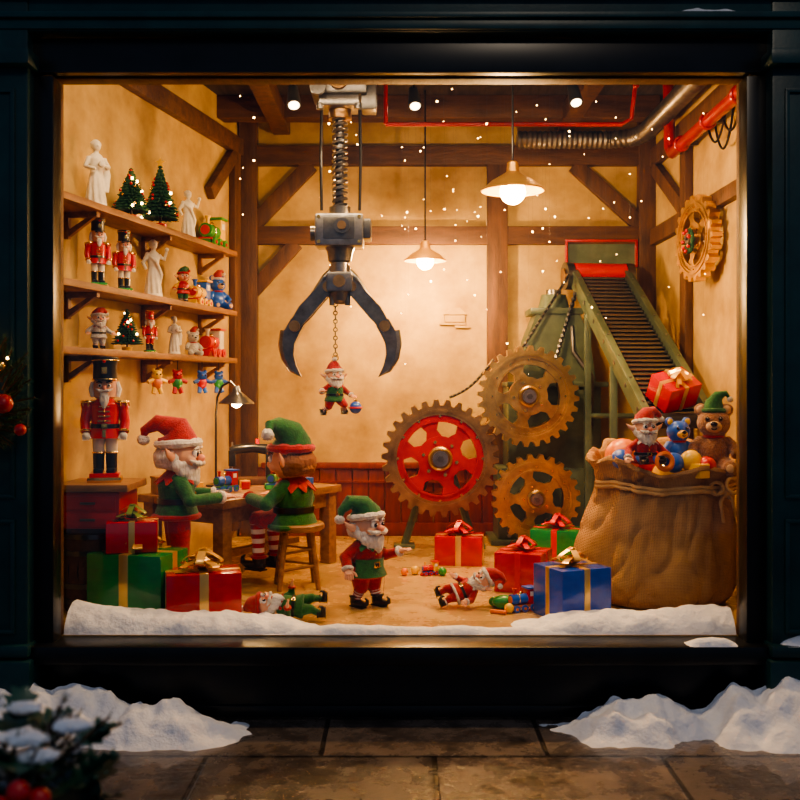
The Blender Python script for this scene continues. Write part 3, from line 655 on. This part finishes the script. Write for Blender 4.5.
# ------------------------------------------------------------------ elves
E1=.34
elf('elf_worker',TRS((-1.34,1.0,FZ),H(112),.72,1.14),E=E1,yaw=H(-22),tilt=.1,hat=felt_r,brim=fur,tip=(.02,.27,.92),collar=felt_r,hem=felt_r,
    lh=(.16,-.3,.47),rh=(-.13,-.3,.47),le=(.21,-.08,.48),re=(-.22,-.06,.46),lk=(.085,-.02,.33),rk=(-.085,-.01,.33),vox=.013)
elf('elf_worker',TRS((-.66,1.22,.80-.29),H(-124),.8,1.08),hat=felt_g,brim=felt_r,hair=hairb,bearded=False,collar=felt_r,tip=(.27,-.02,1.04),yaw=H(14),tilt=.15,hem=felt_g,
    lh=(.14,-.3,.52),rh=(-.14,-.3,.52),le=(.23,-.06,.5),re=(-.23,-.06,.5),lk=(.085,-.27,.35),rk=(-.085,-.27,.35),lf=(.085,-.26,.0),rf=(-.085,-.25,.0),vox=.013)
elf('elf_helper',TRS((-.19,.68,FZ),H(42),.555,1.14),hat=felt_g,brim=fur,sleeve=felt_r,tunic=felt_r,pants=felt_r,apron=felt_g,collar=felt_g,tip=(-.23,.12,.9),yaw=H(10),
    lh=(.25,-.16,.55),le=(.2,-.02,.5),rh=(-.25,-.04,.42),re=(-.21,.04,.52),lf=(.1,-.03,.05),rf=(-.085,.05,.05),vox=.012)
elf('elf_doll',frameM((-.40,.34,FZ+.068),(-1,0,.05),(0.05,-.6,.75),.38),hat=felt_r,brim=felt_r,tunic=felt_g,sleeve=felt_g,pants=felt_g,tip=(.06,.2,1.2),stripes=False,
    lh=(.28,-.06,.5),rh=(-.2,-.2,.5),lk=(.12,-.04,.2),rk=(-.09,-.06,.2),lf=(.15,0,.03),rf=(-.12,.0,.03),vox=.018)
elf('santa_doll',frameM((.21,.64,FZ+.035),(.93,.12,.36),(-.3,-.62,.72),.35),hat=felt_r,brim=fur,tunic=felt_r,sleeve=felt_r,pants=felt_r,hem=fur,collar=fur,tip=(.22,.1,1.0),stripes=False,tilt=.35,
    lh=(.27,-.04,.42),rh=(-.22,-.14,.42),lk=(.09,-.05,.2),rk=(-.09,-.09,.22),lf=(.1,-.02,.06),rf=(-.12,-.02,.07),vox=.018)
train('toy_car',(.68,.56,FZ),H(25),.2,bluep,redp,orgp)
b=B(); 
b.sph((.58,.6,FZ+.04),.04,greenp,(1.6,1,1)); b.sph((.60,.5,FZ+.028),.028,yelp); b.sph((.54,.66,FZ+.03),.03,greenp,(1.3,1,1))
b.tube([(.5,.50,FZ+.012),(.58,.46,FZ+.012)],.012,orgp,8); b.done('toy_balls')
train('toy_car',(.2,1.6,FZ),H(20),.14,redp,yelp,bluep); 
b=B(); b.sph((.1,1.62,FZ+.03),.03,yelp); b.sph((.28,1.58,FZ+.028),.028,greenp); b.sph((.03,1.58,FZ+.025),.025,orgp); b.done('toy_balls')
# ------------------------------------------------------------------ gifts
gift('gift_box',(-1.44,.50,FZ),H(-14),(.44,.32,.345),gift_g,goldrib)
gift('gift_box',(-1.47,.50,FZ+.349),H(12),(.27,.23,.165),gift_r,goldrib,rib_g)
gift('gift_box',(-1.06,.38,FZ),H(14),(.39,.27,.26),gift_r,goldrib)
gift('gift_box',(.935,.44,FZ),H(24),(.31,.29,.275),gift_b,goldrib)
gift('gift_box',(.76,1.15,FZ),H(-22),(.29,.29,.24),gift_r,rib_r)
gift('gift_box',(.42,2.05,FZ),H(-8),(.33,.25,.2),gift_r,goldrib,rib_r)
gift('gift_box',(1.12,2.1,FZ),H(-20),(.34,.28,.24),gift_g,rib_r)
# ------------------------------------------------------------------ sack
SX,SY=1.5,.92
b=B()
prof=[(.30,0),(.41,.008),(.455,.05),(.478,.12),(.482,.2),(.478,.3),(.462,.4),(.44,.5),(.415,.58),(.395,.66),(.39,.71),(.405,.76),(.43,.81),(.448,.82),(.44,.85),(.41,.84),(.38,.78),(.35,.70)]
P2=[]
for i in range(len(prof)-1):
    for k in range(4):
        f=k/4; P2.append((prof[i][0]*(1-f)+prof[i+1][0]*f,prof[i][1]*(1-f)+prof[i+1][1]*f))
P2.append(prof[-1])
def sf(p,t,r,z):
    a=V((cos(t)*1.4,sin(t)*1.4,z*2.0)); q=noise.noise(a+V((3,1,7)))*.05
    wr=abs(noise.noise(V((cos(t)*2.0+z*1.5,sin(t)*2.0,z*3.2-cos(t)*1.6)))); q-=.020*max(0,.16-wr)/.16
    wr=abs(noise.noise(V((cos(t)*3.4+3,sin(t)*3.4-z*2,z*1.8+9)))); q-=.014*max(0,.14-wr)/.14
    if z>.45: q+=.013*sin(t*14+3*sin(t*3))*min(1,(z-.45)/.22)
    if r<.34 and z<.02: q=0
    k=(r+q)/r if r else 1
    dz=0
    if z>.6: dz=(z-.6)*(.26*sin(t)+.3*noise.noise(V((cos(t)*2.4,sin(t)*2.4,2))))
    x=p.x*k+.06*z/.8; x=min(x,.60)
    return V((x,p.y*k*.93,z+dz))
b.M=Matrix.Translation((SX,SY,FZ+.002))
b.lathe(P2,burlap,180,fn=sf,caps=(True,True)); 
def rp(t,r=.408,z=.675): 
    p=sf(V((cos(t)*r,sin(t)*r,z)),t,r,z); return p
rpts=[rp(-2.9+i*.06) for i in range(52)]
b.tube(rpts,.012,rope,8); b.tube([p+V((0,0,.022)) for p in rpts],.011,rope,8)
kp=rp(-.95,.43,.68)
b.sph(kp,.032,rope,nz=.2)
b.tube([kp,kp+V((-.03,-.03,-.06)),kp+V((-.015,-.035,-.17))],[.012,.011,.010],rope,8); b.tube([kp,kp+V((.04,-.02,-.05)),kp+V((.06,-.02,-.14))],[.012,.011,.010],rope,8)
b.torus(kp+V((.045,-.02,.035)),.042,.011,rope,n=(.2,-1,.3),seg=16); b.torus(kp+V((-.05,-.02,.02)),.034,.011,rope,n=(-.2,-1,.3),seg=16); b.done('burlap_sack',angle=180)
zt=FZ+.71
elf('santa_doll',TRS((1.385,.64,zt-.01),H(8),.38,1.1),hat=felt_r,brim=fur,tunic=felt_r,sleeve=felt_r,pants=bluep,hem=None,collar=fur,tip=(.24,.05,.95),stripes=False,
    lh=(.3,-.14,.4),rh=(-.3,-.14,.4),lk=(.09,-.1,.36),rk=(-.09,-.1,.36),lf=(.12,-.22,.36),rf=(-.12,-.22,.36),vox=.018)
plushbear('teddy_bear',TRS((1.80,.74,zt+.03),H(-16),.45),bearf,bearl,felt_g)
plushbear('plush_toy',TRS((1.60,.76,zt+.06),H(10),.33),bluep,yelp,None)
b=B()
b.sph((1.63,.60,zt+.12),.062,yelp); b.sph((1.535,.60,zt+.11),.057,bluep); b.sph((1.71,.58,zt+.09),.057,redp); b.sph((1.26,.70,zt+.12),.06,bluep); b.sph((1.5,.9,zt+.1),.1,redp); b.sph((1.7,1.0,zt+.1),.11,greenp); b.sph((1.32,.92,zt+.12),.11,orgp); b.sph((1.56,.75,zt),.12,yelp)
b.torus((1.47,.55,zt+.12),.042,.016,orgp,n=(.1,-1,.2)); b.box((1.66,.54,zt+.07),(.08,.08,.08),yelp,rz=.5,bev=.008); b.done('toy_pile')
# ------------------------------------------------------------------ claw crane
CX,CY=-.39,1.5
b=B(); b.M=Matrix.Translation((CX,CY,0))
b.box((0,0,CZ-.21),(.86,.1,.06),grey,bev=.01); 
b.box((.0,0,3.6),(.36,.3,.22),grey,bev=.02); b.box((.0,0,3.46),(.26,.24,.08),steel,bev=.015); b.box((.19,-.02,3.5),(.1,.16,.2),grey,bev=.015); b.cyl((-.13,-.16,3.52),(-.13,-.2,3.52),.05,steel)
b.cyl((0,0,3.72),(0,0,3.918),.12,grey); b.cyl((0,0,3.36),(0,0,3.44),.075,bronze); b.cyl((0,-.15,3.57),(0,-.19,3.57),.06,bronze)
for x in(-.12,.12): b.cyl((x,-.1,3.4),(x,-.1,3.44),.025,steel)
b.cyl((0,0,2.76),(0,0,3.4),.026,grey)
hel=[(cos(t*.5)*.042,sin(t*.5)*.042,2.77+.6*t/200) for t in range(201)]
b.tube(hel,.0125,steel,6)
for x in(-.115,.13): b.tube([(x,-.05,3.42),(x*1.05,-.05,3.1),(x,-.05,2.76)],.011,blk,6)
b.cyl((0,0,2.74),(0,0,2.79),.07,steel)
b.box((0,0,2.63),(.31,.24,.21),steel,bev=.02); b.box((.175,0,2.64),(.06,.18,.13),grey,bev=.015); b.cyl((-.16,0,2.62),(-.19,0,2.62),.05,grey)
b.box((0,-.122,2.64),(.2,.01,.14),grey,bev=.004)
b.cyl((.02,-.12,2.65),(.02,-.15,2.65),.05,grey); b.cyl((.02,-.15,2.65),(.02,-.165,2.65),.028,bronze)
for x in(-.13,.13):
    for z in(2.55,2.71): b.cyl((x,-.118,z),(x,-.128,z),.012,gold,seg=8)
b.lathe([(.05,2.42),(.075,2.44),(.085,2.5),(.1,2.53)],grey,24); b.cyl((0,0,2.36),(0,0,2.45),.06,steel)
b.box((0,0,2.3),(.17,.17,.13),steel,bev=.02); b.cyl((0,-.09,2.3),(0,-.115,2.3),.04,bronze); b.lathe([(.03,2.16),(.06,2.18),(.075,2.23),(.08,2.24)],grey,20)
for x in(-.05,.05): b.cyl((x,-.03,2.15),(x,-.03,2.24),.018,grey,seg=8)
def arm(ang):
    A=Matrix.Translation((CX,CY,0))@Matrix.Rotation(ang,4,'Z'); b.M=A
    for yy in(-.055,.03):
        b.prism([(.05,2.29),(.07,2.215),(.19,2.075),(.29,1.975),(.325,2.03),(.265,2.14),(.13,2.28),(.08,2.33)],yy,yy+.024,grey)
    b.cyl((.075,-.07,2.27),(.075,.07,2.27),.034,bronze); b.cyl((.29,-.07,2.015),(.29,.07,2.015),.036,bronze)
    b.tube([(.05,0,2.38),(.1,0,2.33)],.024,steel,10); b.tube([(.1,0,2.34),(.22,0,2.15)],.018,steel,10); b.cyl((.04,-.04,2.39),(.04,.04,2.39),.028,bronze)
    out=[(.235,2.02),(.315,2.065),(.36,1.99),(.372,1.9),(.358,1.81),(.315,1.735),(.25,1.69),(.283,1.76),(.30,1.83),(.295,1.9),(.265,1.965)]
    b.prism(out,-.03,.03,grey)
    b.tube([(x,0,z) for x,z in out[2:7]],[.03,.031,.027,.02,.004],steel,8)
for a in(0,pi): arm(a)
b.M=Matrix.Translation((CX-.03,CY,0))
z=2.17
for i in range(13):
    b.torus((0,0,z-.0135-i*.027),.013,.0042,grey,n=(1,0,0) if i%2 else (0,1,0),seg=10,rs=5,sc=(1,1))
b.torus((0,0,1.81),.018,.004,gold,n=(0,1,0),seg=12,rs=5)
b.done('claw_crane')
elf('elf_doll',TRS((CX-.035,CY,1.43),H(25),.32,1.17),hat=felt_r,brim=fur,tunic=felt_g,sleeve=felt_r,pants=felt_r,collar=felt_r,tip=(-.0,.0,1.16),
   lh=(.26,-.12,.44),rh=(-.27,-.1,.52),lk=(.13,-.12,.24),rk=(-.12,-.02,.2),lf=(.16,-.02,.1),rf=(-.2,.06,.08),vox=.018)
b=B(); c=V((CX+.105,CY-.09,1.49)); b.sph(c,.04,bluep); b.torus(c,.0405,.006,redp,seg=18); b.cyl(c+V((0,0,.036)),c+V((0,0,.05)),.01,gold); b.torus(c+V((0,0,.058)),.01,.002,gold,n=(0,1,0),seg=10,rs=5); b.done('bauble')
# ------------------------------------------------------------------ gears & machine
def stand(b):
    for sd in(-1,1):
        b.tube([(.304+sd*.05,2.72,1.1),(.304+sd*.27,2.74,FZ+.02)],[.03,.03],greenm,8); b.box((.304+sd*.27,2.72,FZ+.015),(.16,.16,.03),greenm,bev=.006)
    b.cyl((.304,2.55,1.08),(.304,2.8,1.08),.04,grey); b.box((.304,2.74,1.08),(.16,.06,.18),greenm,bev=.01)
gear('cog_wheel',(.304,2.6,1.08),.445,30,.1,bronze,redmet,6,extra=stand)
gear('cog_wheel',(.975,2.62,1.55),.385,28,.095,brass,brass,5,phase=.1,extra=lambda b:b.cyl((.975,2.6,1.55),(.975,2.85,1.55),.045,grey))
gear('cog_wheel',(1.03,2.6,.775),.335,24,.095,brass,brass,5,phase=.05,extra=lambda b:b.cyl((1.03,2.6,.775),(1.03,2.85,.775),.045,grey))
def mw(b):
    for k in range(60):
        a=2*pi*k/60; c=V((XR-.185,1.70+cos(a)*.07,2.60+sin(a)*.07)); d=V((-.4+random.gauss(0,.5),random.gauss(0,1),random.gauss(0,1))).normalized()*.035
        b.tube([c-d*.5,c+d],[.006,.002],pine,4)
        if k%9==0: b.sph(c+V((-.02,0,0)),.014,redp,seg=8,rings=6)
    b.torus((XR-.18,1.70,2.60),.07,.014,pine,n=(1,0,0),nz=.4)
    b.cyl((XR-.16,1.72,2.62),(XR+.0,1.72,2.62),.03,grey)
gear('cog_wheel',(XR-.12,1.72,2.62),.29,22,.07,brass,brass,5,n=(-1,-.15,0),extra=mw)
b=B()
b.box((1.2,3.08,.68),(.86,.42,.6),greenm,bev=.02); b.box((1.22,3.08,1.3),(.74,.38,.66),greenm,bev=.02); b.box((1.24,3.06,1.64),(.8,.42,.04),greenm,bev=.01)
b.prism([(.95,1.66),(1.55,1.66),(1.5,2.0),(1.42,2.2),(1.08,2.2),(1.0,2.0)],2.9,3.24,greenm); b.box((1.24,3.07,2.22),(.42,.38,.05),greenm,bev=.01)
b.cyl((1.24,3.07,2.24),(1.24,3.07,2.36),.13,greenm,.1); b.cyl((1.24,3.07,2.36),(1.24,3.07,2.4),.06,grey)
for x in(.86,1.55):
    for z in(.45,.9): b.cyl((x,2.87,z),(x,2.855,z),.016,steel,seg=8)
for x in(1.0,1.45): b.cyl((x,2.9,1.95 if x<1.2 else 1.78),(x,2.885,1.95 if x<1.2 else 1.78),.016,steel,seg=8)
b.tube([(1.36,2.9,2.1),(1.36,2.85,1.9),(1.5,2.82,1.7),(1.5,2.85,1.3)],.018,grey,8)
b.box((1.2,3.06,FZ+.02),(.98,.52,.04),greenm,bev=.008)
b.done('gear_machine')
T=V((1.60,3.0,2.5)); Q=V((1.82,1.53,1.40)); u=(Q-T).normalized(); ac=u.cross(V((0,0,1))).normalized(); nn=ac.cross(u).normalized()
if nn.z<0: nn=-nn
Rm=Matrix((ac,u,nn)).transposed() if Matrix((ac,u,nn)).determinant()>0 else Matrix((-ac,u,nn)).transposed()
Lc=(Q-T).length; b=B(); mid=(T+Q)/2; AX=Rm@V((1,0,0))
b.box(mid-nn*.03,(.40,Lc,.03),rubber,R=Rm)
n=34
for i in range(n):
    p=T+u*Lc*(i+.5)/n; b.cyl(p-AX*.195,p+AX*.195,.0150,rollerm,seg=10)
for sd in(-1,1):
    b.box(mid+AX*sd*.22-nn*.01,(.04,Lc+.1,.12),greenm,R=Rm,bev=.008); b.box(mid+AX*sd*.22+nn*.055,(.055,Lc+.1,.016),greenm,R=Rm,bev=.004)
    for i in range(7):
        p=T+u*Lc*(i+.5)/7+AX*sd*.24; b.cyl(p-AX*sd*.01,p+AX*sd*.005,.016,steel,seg=8)
        p=T+u*Lc*(i+.5)/7+AX*sd*.22+nn*.06; b.cyl(p,p+nn*.008,.009,steel,seg=8)
    for t in(.25,.62):
        p=T+u*Lc*t+AX*sd*.22-nn*.06; b.box(V((p.x,p.y,(p.z+FZ)/2)),(.05,.05,p.z-FZ),greenm,bev=.006); b.box(V((p.x,p.y,FZ+.012)),(.1,.1,.024),greenm,bev=.004)
    b.cyl(T+AX*sd*.22-u*.04-nn*.02,T+AX*sd*.28-u*.04-nn*.02,.11,grey); b.cyl(T+AX*sd*.28-u*.04-nn*.02,T+AX*sd*.295-u*.04-nn*.02,.06,bronze); b.cyl(Q+AX*sd*.22,Q+AX*sd*.245,.075,grey); b.cyl(Q+AX*sd*.245,Q+AX*sd*.255,.035,bronze)
b.cyl(T-AX*.22-u*.05+nn*.015,T+AX*.22-u*.05+nn*.015,.07,redp); b.cyl(Q-AX*.19,Q+AX*.19,.05,rubber)
p=T+u*Lc*.25; b.cyl(V((p.x-.2,p.y,1.4)),V((p.x+.22,p.y,1.4)),.02,greenm)
b.done('conveyor_belt')
gp=T+u*Lc*.9+nn*.022
M4=Matrix.Translation(gp)@Rm.to_4x4()@Matrix.Rotation(.35,4,'Z')
g=gift('gift_box',(0,0,0),0,(.26,.21,.18),gift_r,goldrib); g.matrix_world=M4
def chain(name,p0,p1,sag,n):
    b=B(); p0=V(p0);p1=V(p1); pts=[p0.lerp(p1,i/n)-V((0,0,sag*sin(pi*i/n))) for i in range(n+1)]
    for i in range(n):
        c=(pts[i]+pts[i+1])/2; d=(pts[i+1]-pts[i]); L_=d.length; d.normalize()
        if i%2: b.tube([c-d*L_*.55,c+d*L_*.55],[(.012,.02),(.012,.02)],grey,6)
        else:
            for q in(-1,1): b.tube([c-d*L_*.6+V((0,q*.014,0)),c+d*L_*.6+V((0,q*.014,0))],.009,blk,6)
    b.done(name)
chain('drive_chain',(.38,2.68,1.54),(.72,2.7,1.83),.05,22); chain('drive_chain',(1.2,2.72,1.82),(1.38,2.86,2.36),.0,26); chain('drive_chain',(.95,2.72,1.93),(1.33,2.86,2.5),.0,30)
b=B()
x0,x1,z0,z1=1.38,1.96,2.62,2.83
for z in(z0,z1): b.box(((x0+x1)/2,3.3,z),(x1-x0+.02,.05,.02),redmet,bev=.004)
for x in(x0,x1): b.box((x,3.3,(z0+z1)/2),(.02,.05,z1-z0),redmet,bev=.004)
b.box(((x0+x1)/2,3.32,(z0+z1)/2),(x1-x0,.02,z1-z0),greenm); b.done('wall_hatch')
b=B(); pts=[(.95,3.1,3.62),(1.7,3.1,3.62),(1.88,3.02,3.62),(1.93,2.85,3.62),(1.93,1.0,3.62)]
def dense(P,st):
    o=[]
    for i in range(len(P)-1):
        a,c=V(P[i]),V(P[i+1]); n=max(1,int((c-a).length/st))
        for k in range(n): o.append(a.lerp(c,k/n))
    o.append(V(P[-1])); return o
dp=dense(pts,.02); b.tube(dp,[.075 if i%2 else .066 for i in range(len(dp))],ductm,18); b.done('air_duct')
b=B(); b.tube([(-.1,2.0,3.46),(1.55,2.0,3.46),(1.62,2.0,3.5),(1.64,1.95,3.75),(1.64,1.95,3.9)],.016,redmet,10)
b.tube([(-.1,2.0,3.46),(-.1,2.0,3.9)],.016,redmet,10)
b.sph((1.64,1.95,3.72),.025,redmet); b.done('red_pipe')
b=B(); b.tube([(2.0,.2,3.36),(2.0,2.35,3.34),(2.0,2.42,3.4),(2.0,2.45,3.9)],.042,redmet,16)
for y in(.9,1.5,2.1): b.torus((2.0,y,3.35),.047,.012,redmet,n=(0,1,0)); b.box((2.06,y,3.35),(.1,.03,.03),grey)
b.done('red_pipe')
b=B()
for j,(y,s) in enumerate(((1.0,.2),(1.15,.28),(1.3,.2))):
    P=[(2.06,y+.42*k/16,3.42-s*sin(pi*k/16)**.8) for k in range(17)]; b.tube(P,.008,blk,6)
b.done('cables')
# ------------------------------------------------------------------ pendant lamps
def pendant(loc,R,name='pendant_lamp'):
    b=B(); x,y,z=loc; b.M=Matrix.Translation((x,y,0))
    b.cyl((0,0,z+R*.8),(0,0,CZ),.007,blk,seg=6)
    b.lathe([(.02,z+R*.95),(.035,z+R*.9),(.04,z+R*.6),(R*.35,z+R*.5),(R*.7,z+R*.3),(R*.93,z+R*.08),(R,z),(R*.97,z+.004),(R*.9,z+R*.1),(R*.65,z+R*.27),(R*.3,z+R*.42),(.03,z+R*.46)],shadei,32)
    b.torus((0,0,z),R,.006,shadei,seg=32); b.sph((0,0,z-R*.03),R*.42,bulb); b.done(name)
pendant((.71,1.3,2.86),.195); pendant((.195,2.75,2.6),.16)
for x,y,z in((-.72,1.75,3.56),(.1,2.2,3.68),(1.2,1.9,3.62)):
    b=B(); b.M=Matrix.Translation((x,y,z)); b.cyl((0,0,.06),(0,0,CZ-z),.008,blk,seg=8)
    d=V((.1,-.5,-.8)).normalized(); b.tube([V((0,0,.04))-d*.06,V((0,0,.02))+d*.08],[.035,.05],housing,16); b.cyl(V((0,0,.02))+d*.081,V((0,0,.02))+d*.084,.036,spotb,seg=16); b.done('ceiling_spotlight')
# floating sparkles put in as glowing specks: hair-fine drop wires, each with one or two tiny bulbs, hung from the ceiling
b=B()
for k in range(80):
    x=random.gauss(.6,.8); x=max(-1.0,min(1.85,x)); y=random.uniform(.8,3.1)
    if abs(x-CX)<.5 and abs(y-CY)<.3: y=2.6
    zs=[random.gauss(2.8,.45) for _ in range(1 if k%3 else 2)]; zs=[max(1.7,min(3.6,z)) for z in zs]
    b.cyl((x,y,min(zs)),(x,y,CZ),.0003,housing,seg=3)
    for z in zs: b.sph((x,y,z),random.choice((.0028,.0035,.004,.0062)),spark,seg=6,rings=4)
b.done('sparkle_points')
# ------------------------------------------------------------------ wreath at left, planter in front
def sprig(b,p,d,L_,n,nl,mat=pine,snowy=0):
    p=V(p);d=V(d).normalized(); b.tube([p,p+d*L_],[.006,.003],darkw,5)
    for i in range(n):
        t=random.random(); o=p+d*L_*t; r=V((random.gauss(0,1),random.gauss(0,1),random.gauss(0,1))); r=(r-d*r.dot(d)).normalized()
        e=o+(r*.8+d*.7).normalized()*nl*(1-.4*t); s_=d.cross(r).normalized()*.0022
        b.add([o-s_,o+s_,e],[(0,1,2)],snowm if random.random()<snowy else mat)
b=B(); wc=V((-2.06,-.32,1.6))
for k in range(110):
    a=2*pi*k/110*3.0; r=.2+.03*random.random(); c=wc+V((cos(a)*r,random.uniform(-.04,.02),sin(a)*r)); d=V((cos(a+.7)+random.gauss(0,.25),random.gauss(-.25,.22),sin(a+.7)+random.gauss(0,.25)))
    sprig(b,c,d,.15,50,.055)
for k,(a,m) in enumerate([(i*.63+.5,[gold,spark,gold][i%3]) for i in range(10)]): b.sph(wc+V((cos(a)*.25,-.08,sin(a)*.25)),(.012 if m==spark else .025),m)
for k in range(18): a=random.random()*6.28; r=random.uniform(.17,.33); b.sph(wc+V((cos(a)*r,-.07,sin(a)*r)),.006,spark,seg=6,rings=4)
b.sph(wc+V((.25,-.12,-.05)),.045,redp); b.sph(wc+V((.32,-.1,-.17)),.028,redp); b.sph(wc+V((-.15,-.12,.16)),.045,redp); b.done('christmas_wreath')
b=B(); px,py=-.80,-3.05
b.lathe([(.12,0),(.14,.03),(.1,.1),(.16,.4),(.2,.78),(.22,.8),(.21,.82),(.18,.8)],teal,24,c=(px,py,0)); b.cyl((px,py,.74),(px,py,.79),.18,darkw)
for k in range(46):
    a=random.random()*6.28; el=random.uniform(.2,1.1); c=V((px+random.uniform(-.06,.06),py+random.uniform(-.06,.06),.8)); d=V((cos(a)*cos(el),sin(a)*cos(el),sin(el)))
    sprig(b,c,d,random.uniform(.16,.25),70,.05,snowy=.35)
def leaf(p,d,s):
    p=V(p);d=V(d).normalized(); w=d.cross(V((random.gauss(0,.4),random.gauss(0,.4),1))).normalized(); n2=w.cross(d)
    R1=[];Lr=[]
    for i,(t,r) in enumerate(((.12,.22),(.25,.42),(.33,.26),(.5,.5),(.6,.28),(.78,.36),(.86,.16))):
        R1.append(p+d*s*t+w*s*r+n2*.1*s*(i%2)); Lr.append(p+d*s*t-w*s*r+n2*.1*s*(i%2))
    mid=[p+d*s*t-n2*.05*s for t in(.12,.25,.33,.5,.6,.78,.86)]; tip=p+d*s
    vs=[p]+R1+mid+Lr+[tip]; fs=[(0,1,8),(0,8,15)]
    for i in range(6): fs+=[(1+i,2+i,9+i,8+i),(8+i,9+i,16+i,15+i)]
    fs+=[(7,22,14),(14,22,21)]; b.add(vs,fs,holly)
for k in range(60):
    a=random.random()*6.28; r=random.uniform(.03,.19); leaf((px+cos(a)*r,py+sin(a)*r,.83+random.uniform(0,.16)-r*.3),(cos(a),sin(a),random.uniform(-.1,.9)),.085)
for x,y,z in((.12,-.17,.91),(.15,-.15,.89),(.09,-.19,.89)): b.sph((px+x,py+y,z),.021,redp)
for k in range(12):
    a=random.random()*6.28; r=random.uniform(0,.18); b.sph((px+cos(a)*r,py+sin(a)*r,.93+random.uniform(-.03,.06)),.028,snowm,(1.3,1,.4),nz=.3)
b.done('holly_planter')
# ------------------------------------------------------------------ lights
def light(name,kind,loc,e,col=(1,.58,.23),size=.1,rot=None,tgt=None,spot=None,sy=None):
    l=bpy.data.lights.new(name,kind); l.energy=e; l.color=col
    o=bpy.data.objects.new(name,l); bpy.context.collection.objects.link(o); o.location=loc
    if kind=='AREA':
        l.size=size
        if sy: l.shape='RECTANGLE'; l.size_y=sy
    else: l.shadow_soft_size=size
    if spot: l.spot_size=spot; l.spot_blend=.8
    if tgt: o.rotation_euler=(V(tgt)-V(loc)).to_track_quat('-Z','Y').to_euler()
    return o
light('pendant_light','POINT',(.71,1.3,2.70),120,size=.06)
light('pendant_light','POINT',(.195,2.75,2.46),115,size=.06)
light('desk_light','POINT',DL,16,size=.04)
light('ceiling_spot_light','SPOT',(-.72,1.7,3.5),110,tgt=(-1.2,1.15,.8),size=.08,spot=1.1)
light('ceiling_spot_light','SPOT',(.1,2.15,3.6),210,tgt=(.15,3.4,1.8),size=.08,spot=1.25)
light('ceiling_spot_light','SPOT',(1.2,1.85,3.55),190,tgt=(1.3,1.0,.8),size=.08,spot=1.3)
light('front_fill_light','AREA',(0,.16,3.6),62,col=(1,.68,.38),size=3.2,sy=.2,tgt=(0,1.1,.4))  # added warm fill for the front toys, unseen above the header, no fixture
light('outdoor_fill_light','POINT',(1.5,-5.0,6.2),190,col=(1,.82,.62),size=.15)  # added warm fill from behind the camera to brighten the facade, no lamp there
w=bpy.data.worlds.new('dusk'); bpy.context.scene.world=w; w.use_nodes=True
wn=w.node_tree.nodes; wl=w.node_tree.links; bg=wn['Background']; bg.inputs[1].default_value=.24
tc=wn.new('ShaderNodeTexCoord'); nz=wn.new('ShaderNodeTexNoise'); nz.inputs['Scale'].default_value=3.5; nz.inputs['Detail'].default_value=5
wl.new(tc.outputs['Generated'],nz.inputs['Vector']); cr=wn.new('ShaderNodeValToRGB'); cr.color_ramp.elements[0].position=.42; cr.color_ramp.elements[1].position=.66
cr.color_ramp.elements[0].color=(.16,.28,.55,1); cr.color_ramp.elements[1].color=(.62,.85,1.2,1)
wl.new(nz.outputs['Fac'],cr.inputs[0]); wl.new(cr.outputs[0],bg.inputs[0])
try: bpy.context.scene.view_settings.look='AgX - Medium High Contrast'
except Exception as ex: print(ex)
# ------------------------------------------------------------------ camera
cam=bpy.data.cameras.new('cam'); co=bpy.data.objects.new('camera',cam); bpy.context.collection.objects.link(co)
co.location=(0,-5,1.635); co.rotation_euler=(pi/2,0,0); cam.sensor_width=36; cam.lens=45; cam.shift_y=-15/800
cam.dof.use_dof=True; cam.dof.focus_distance=6.2; cam.dof.aperture_fstop=2.8; cam.clip_end=50
bpy.context.scene.camera=co
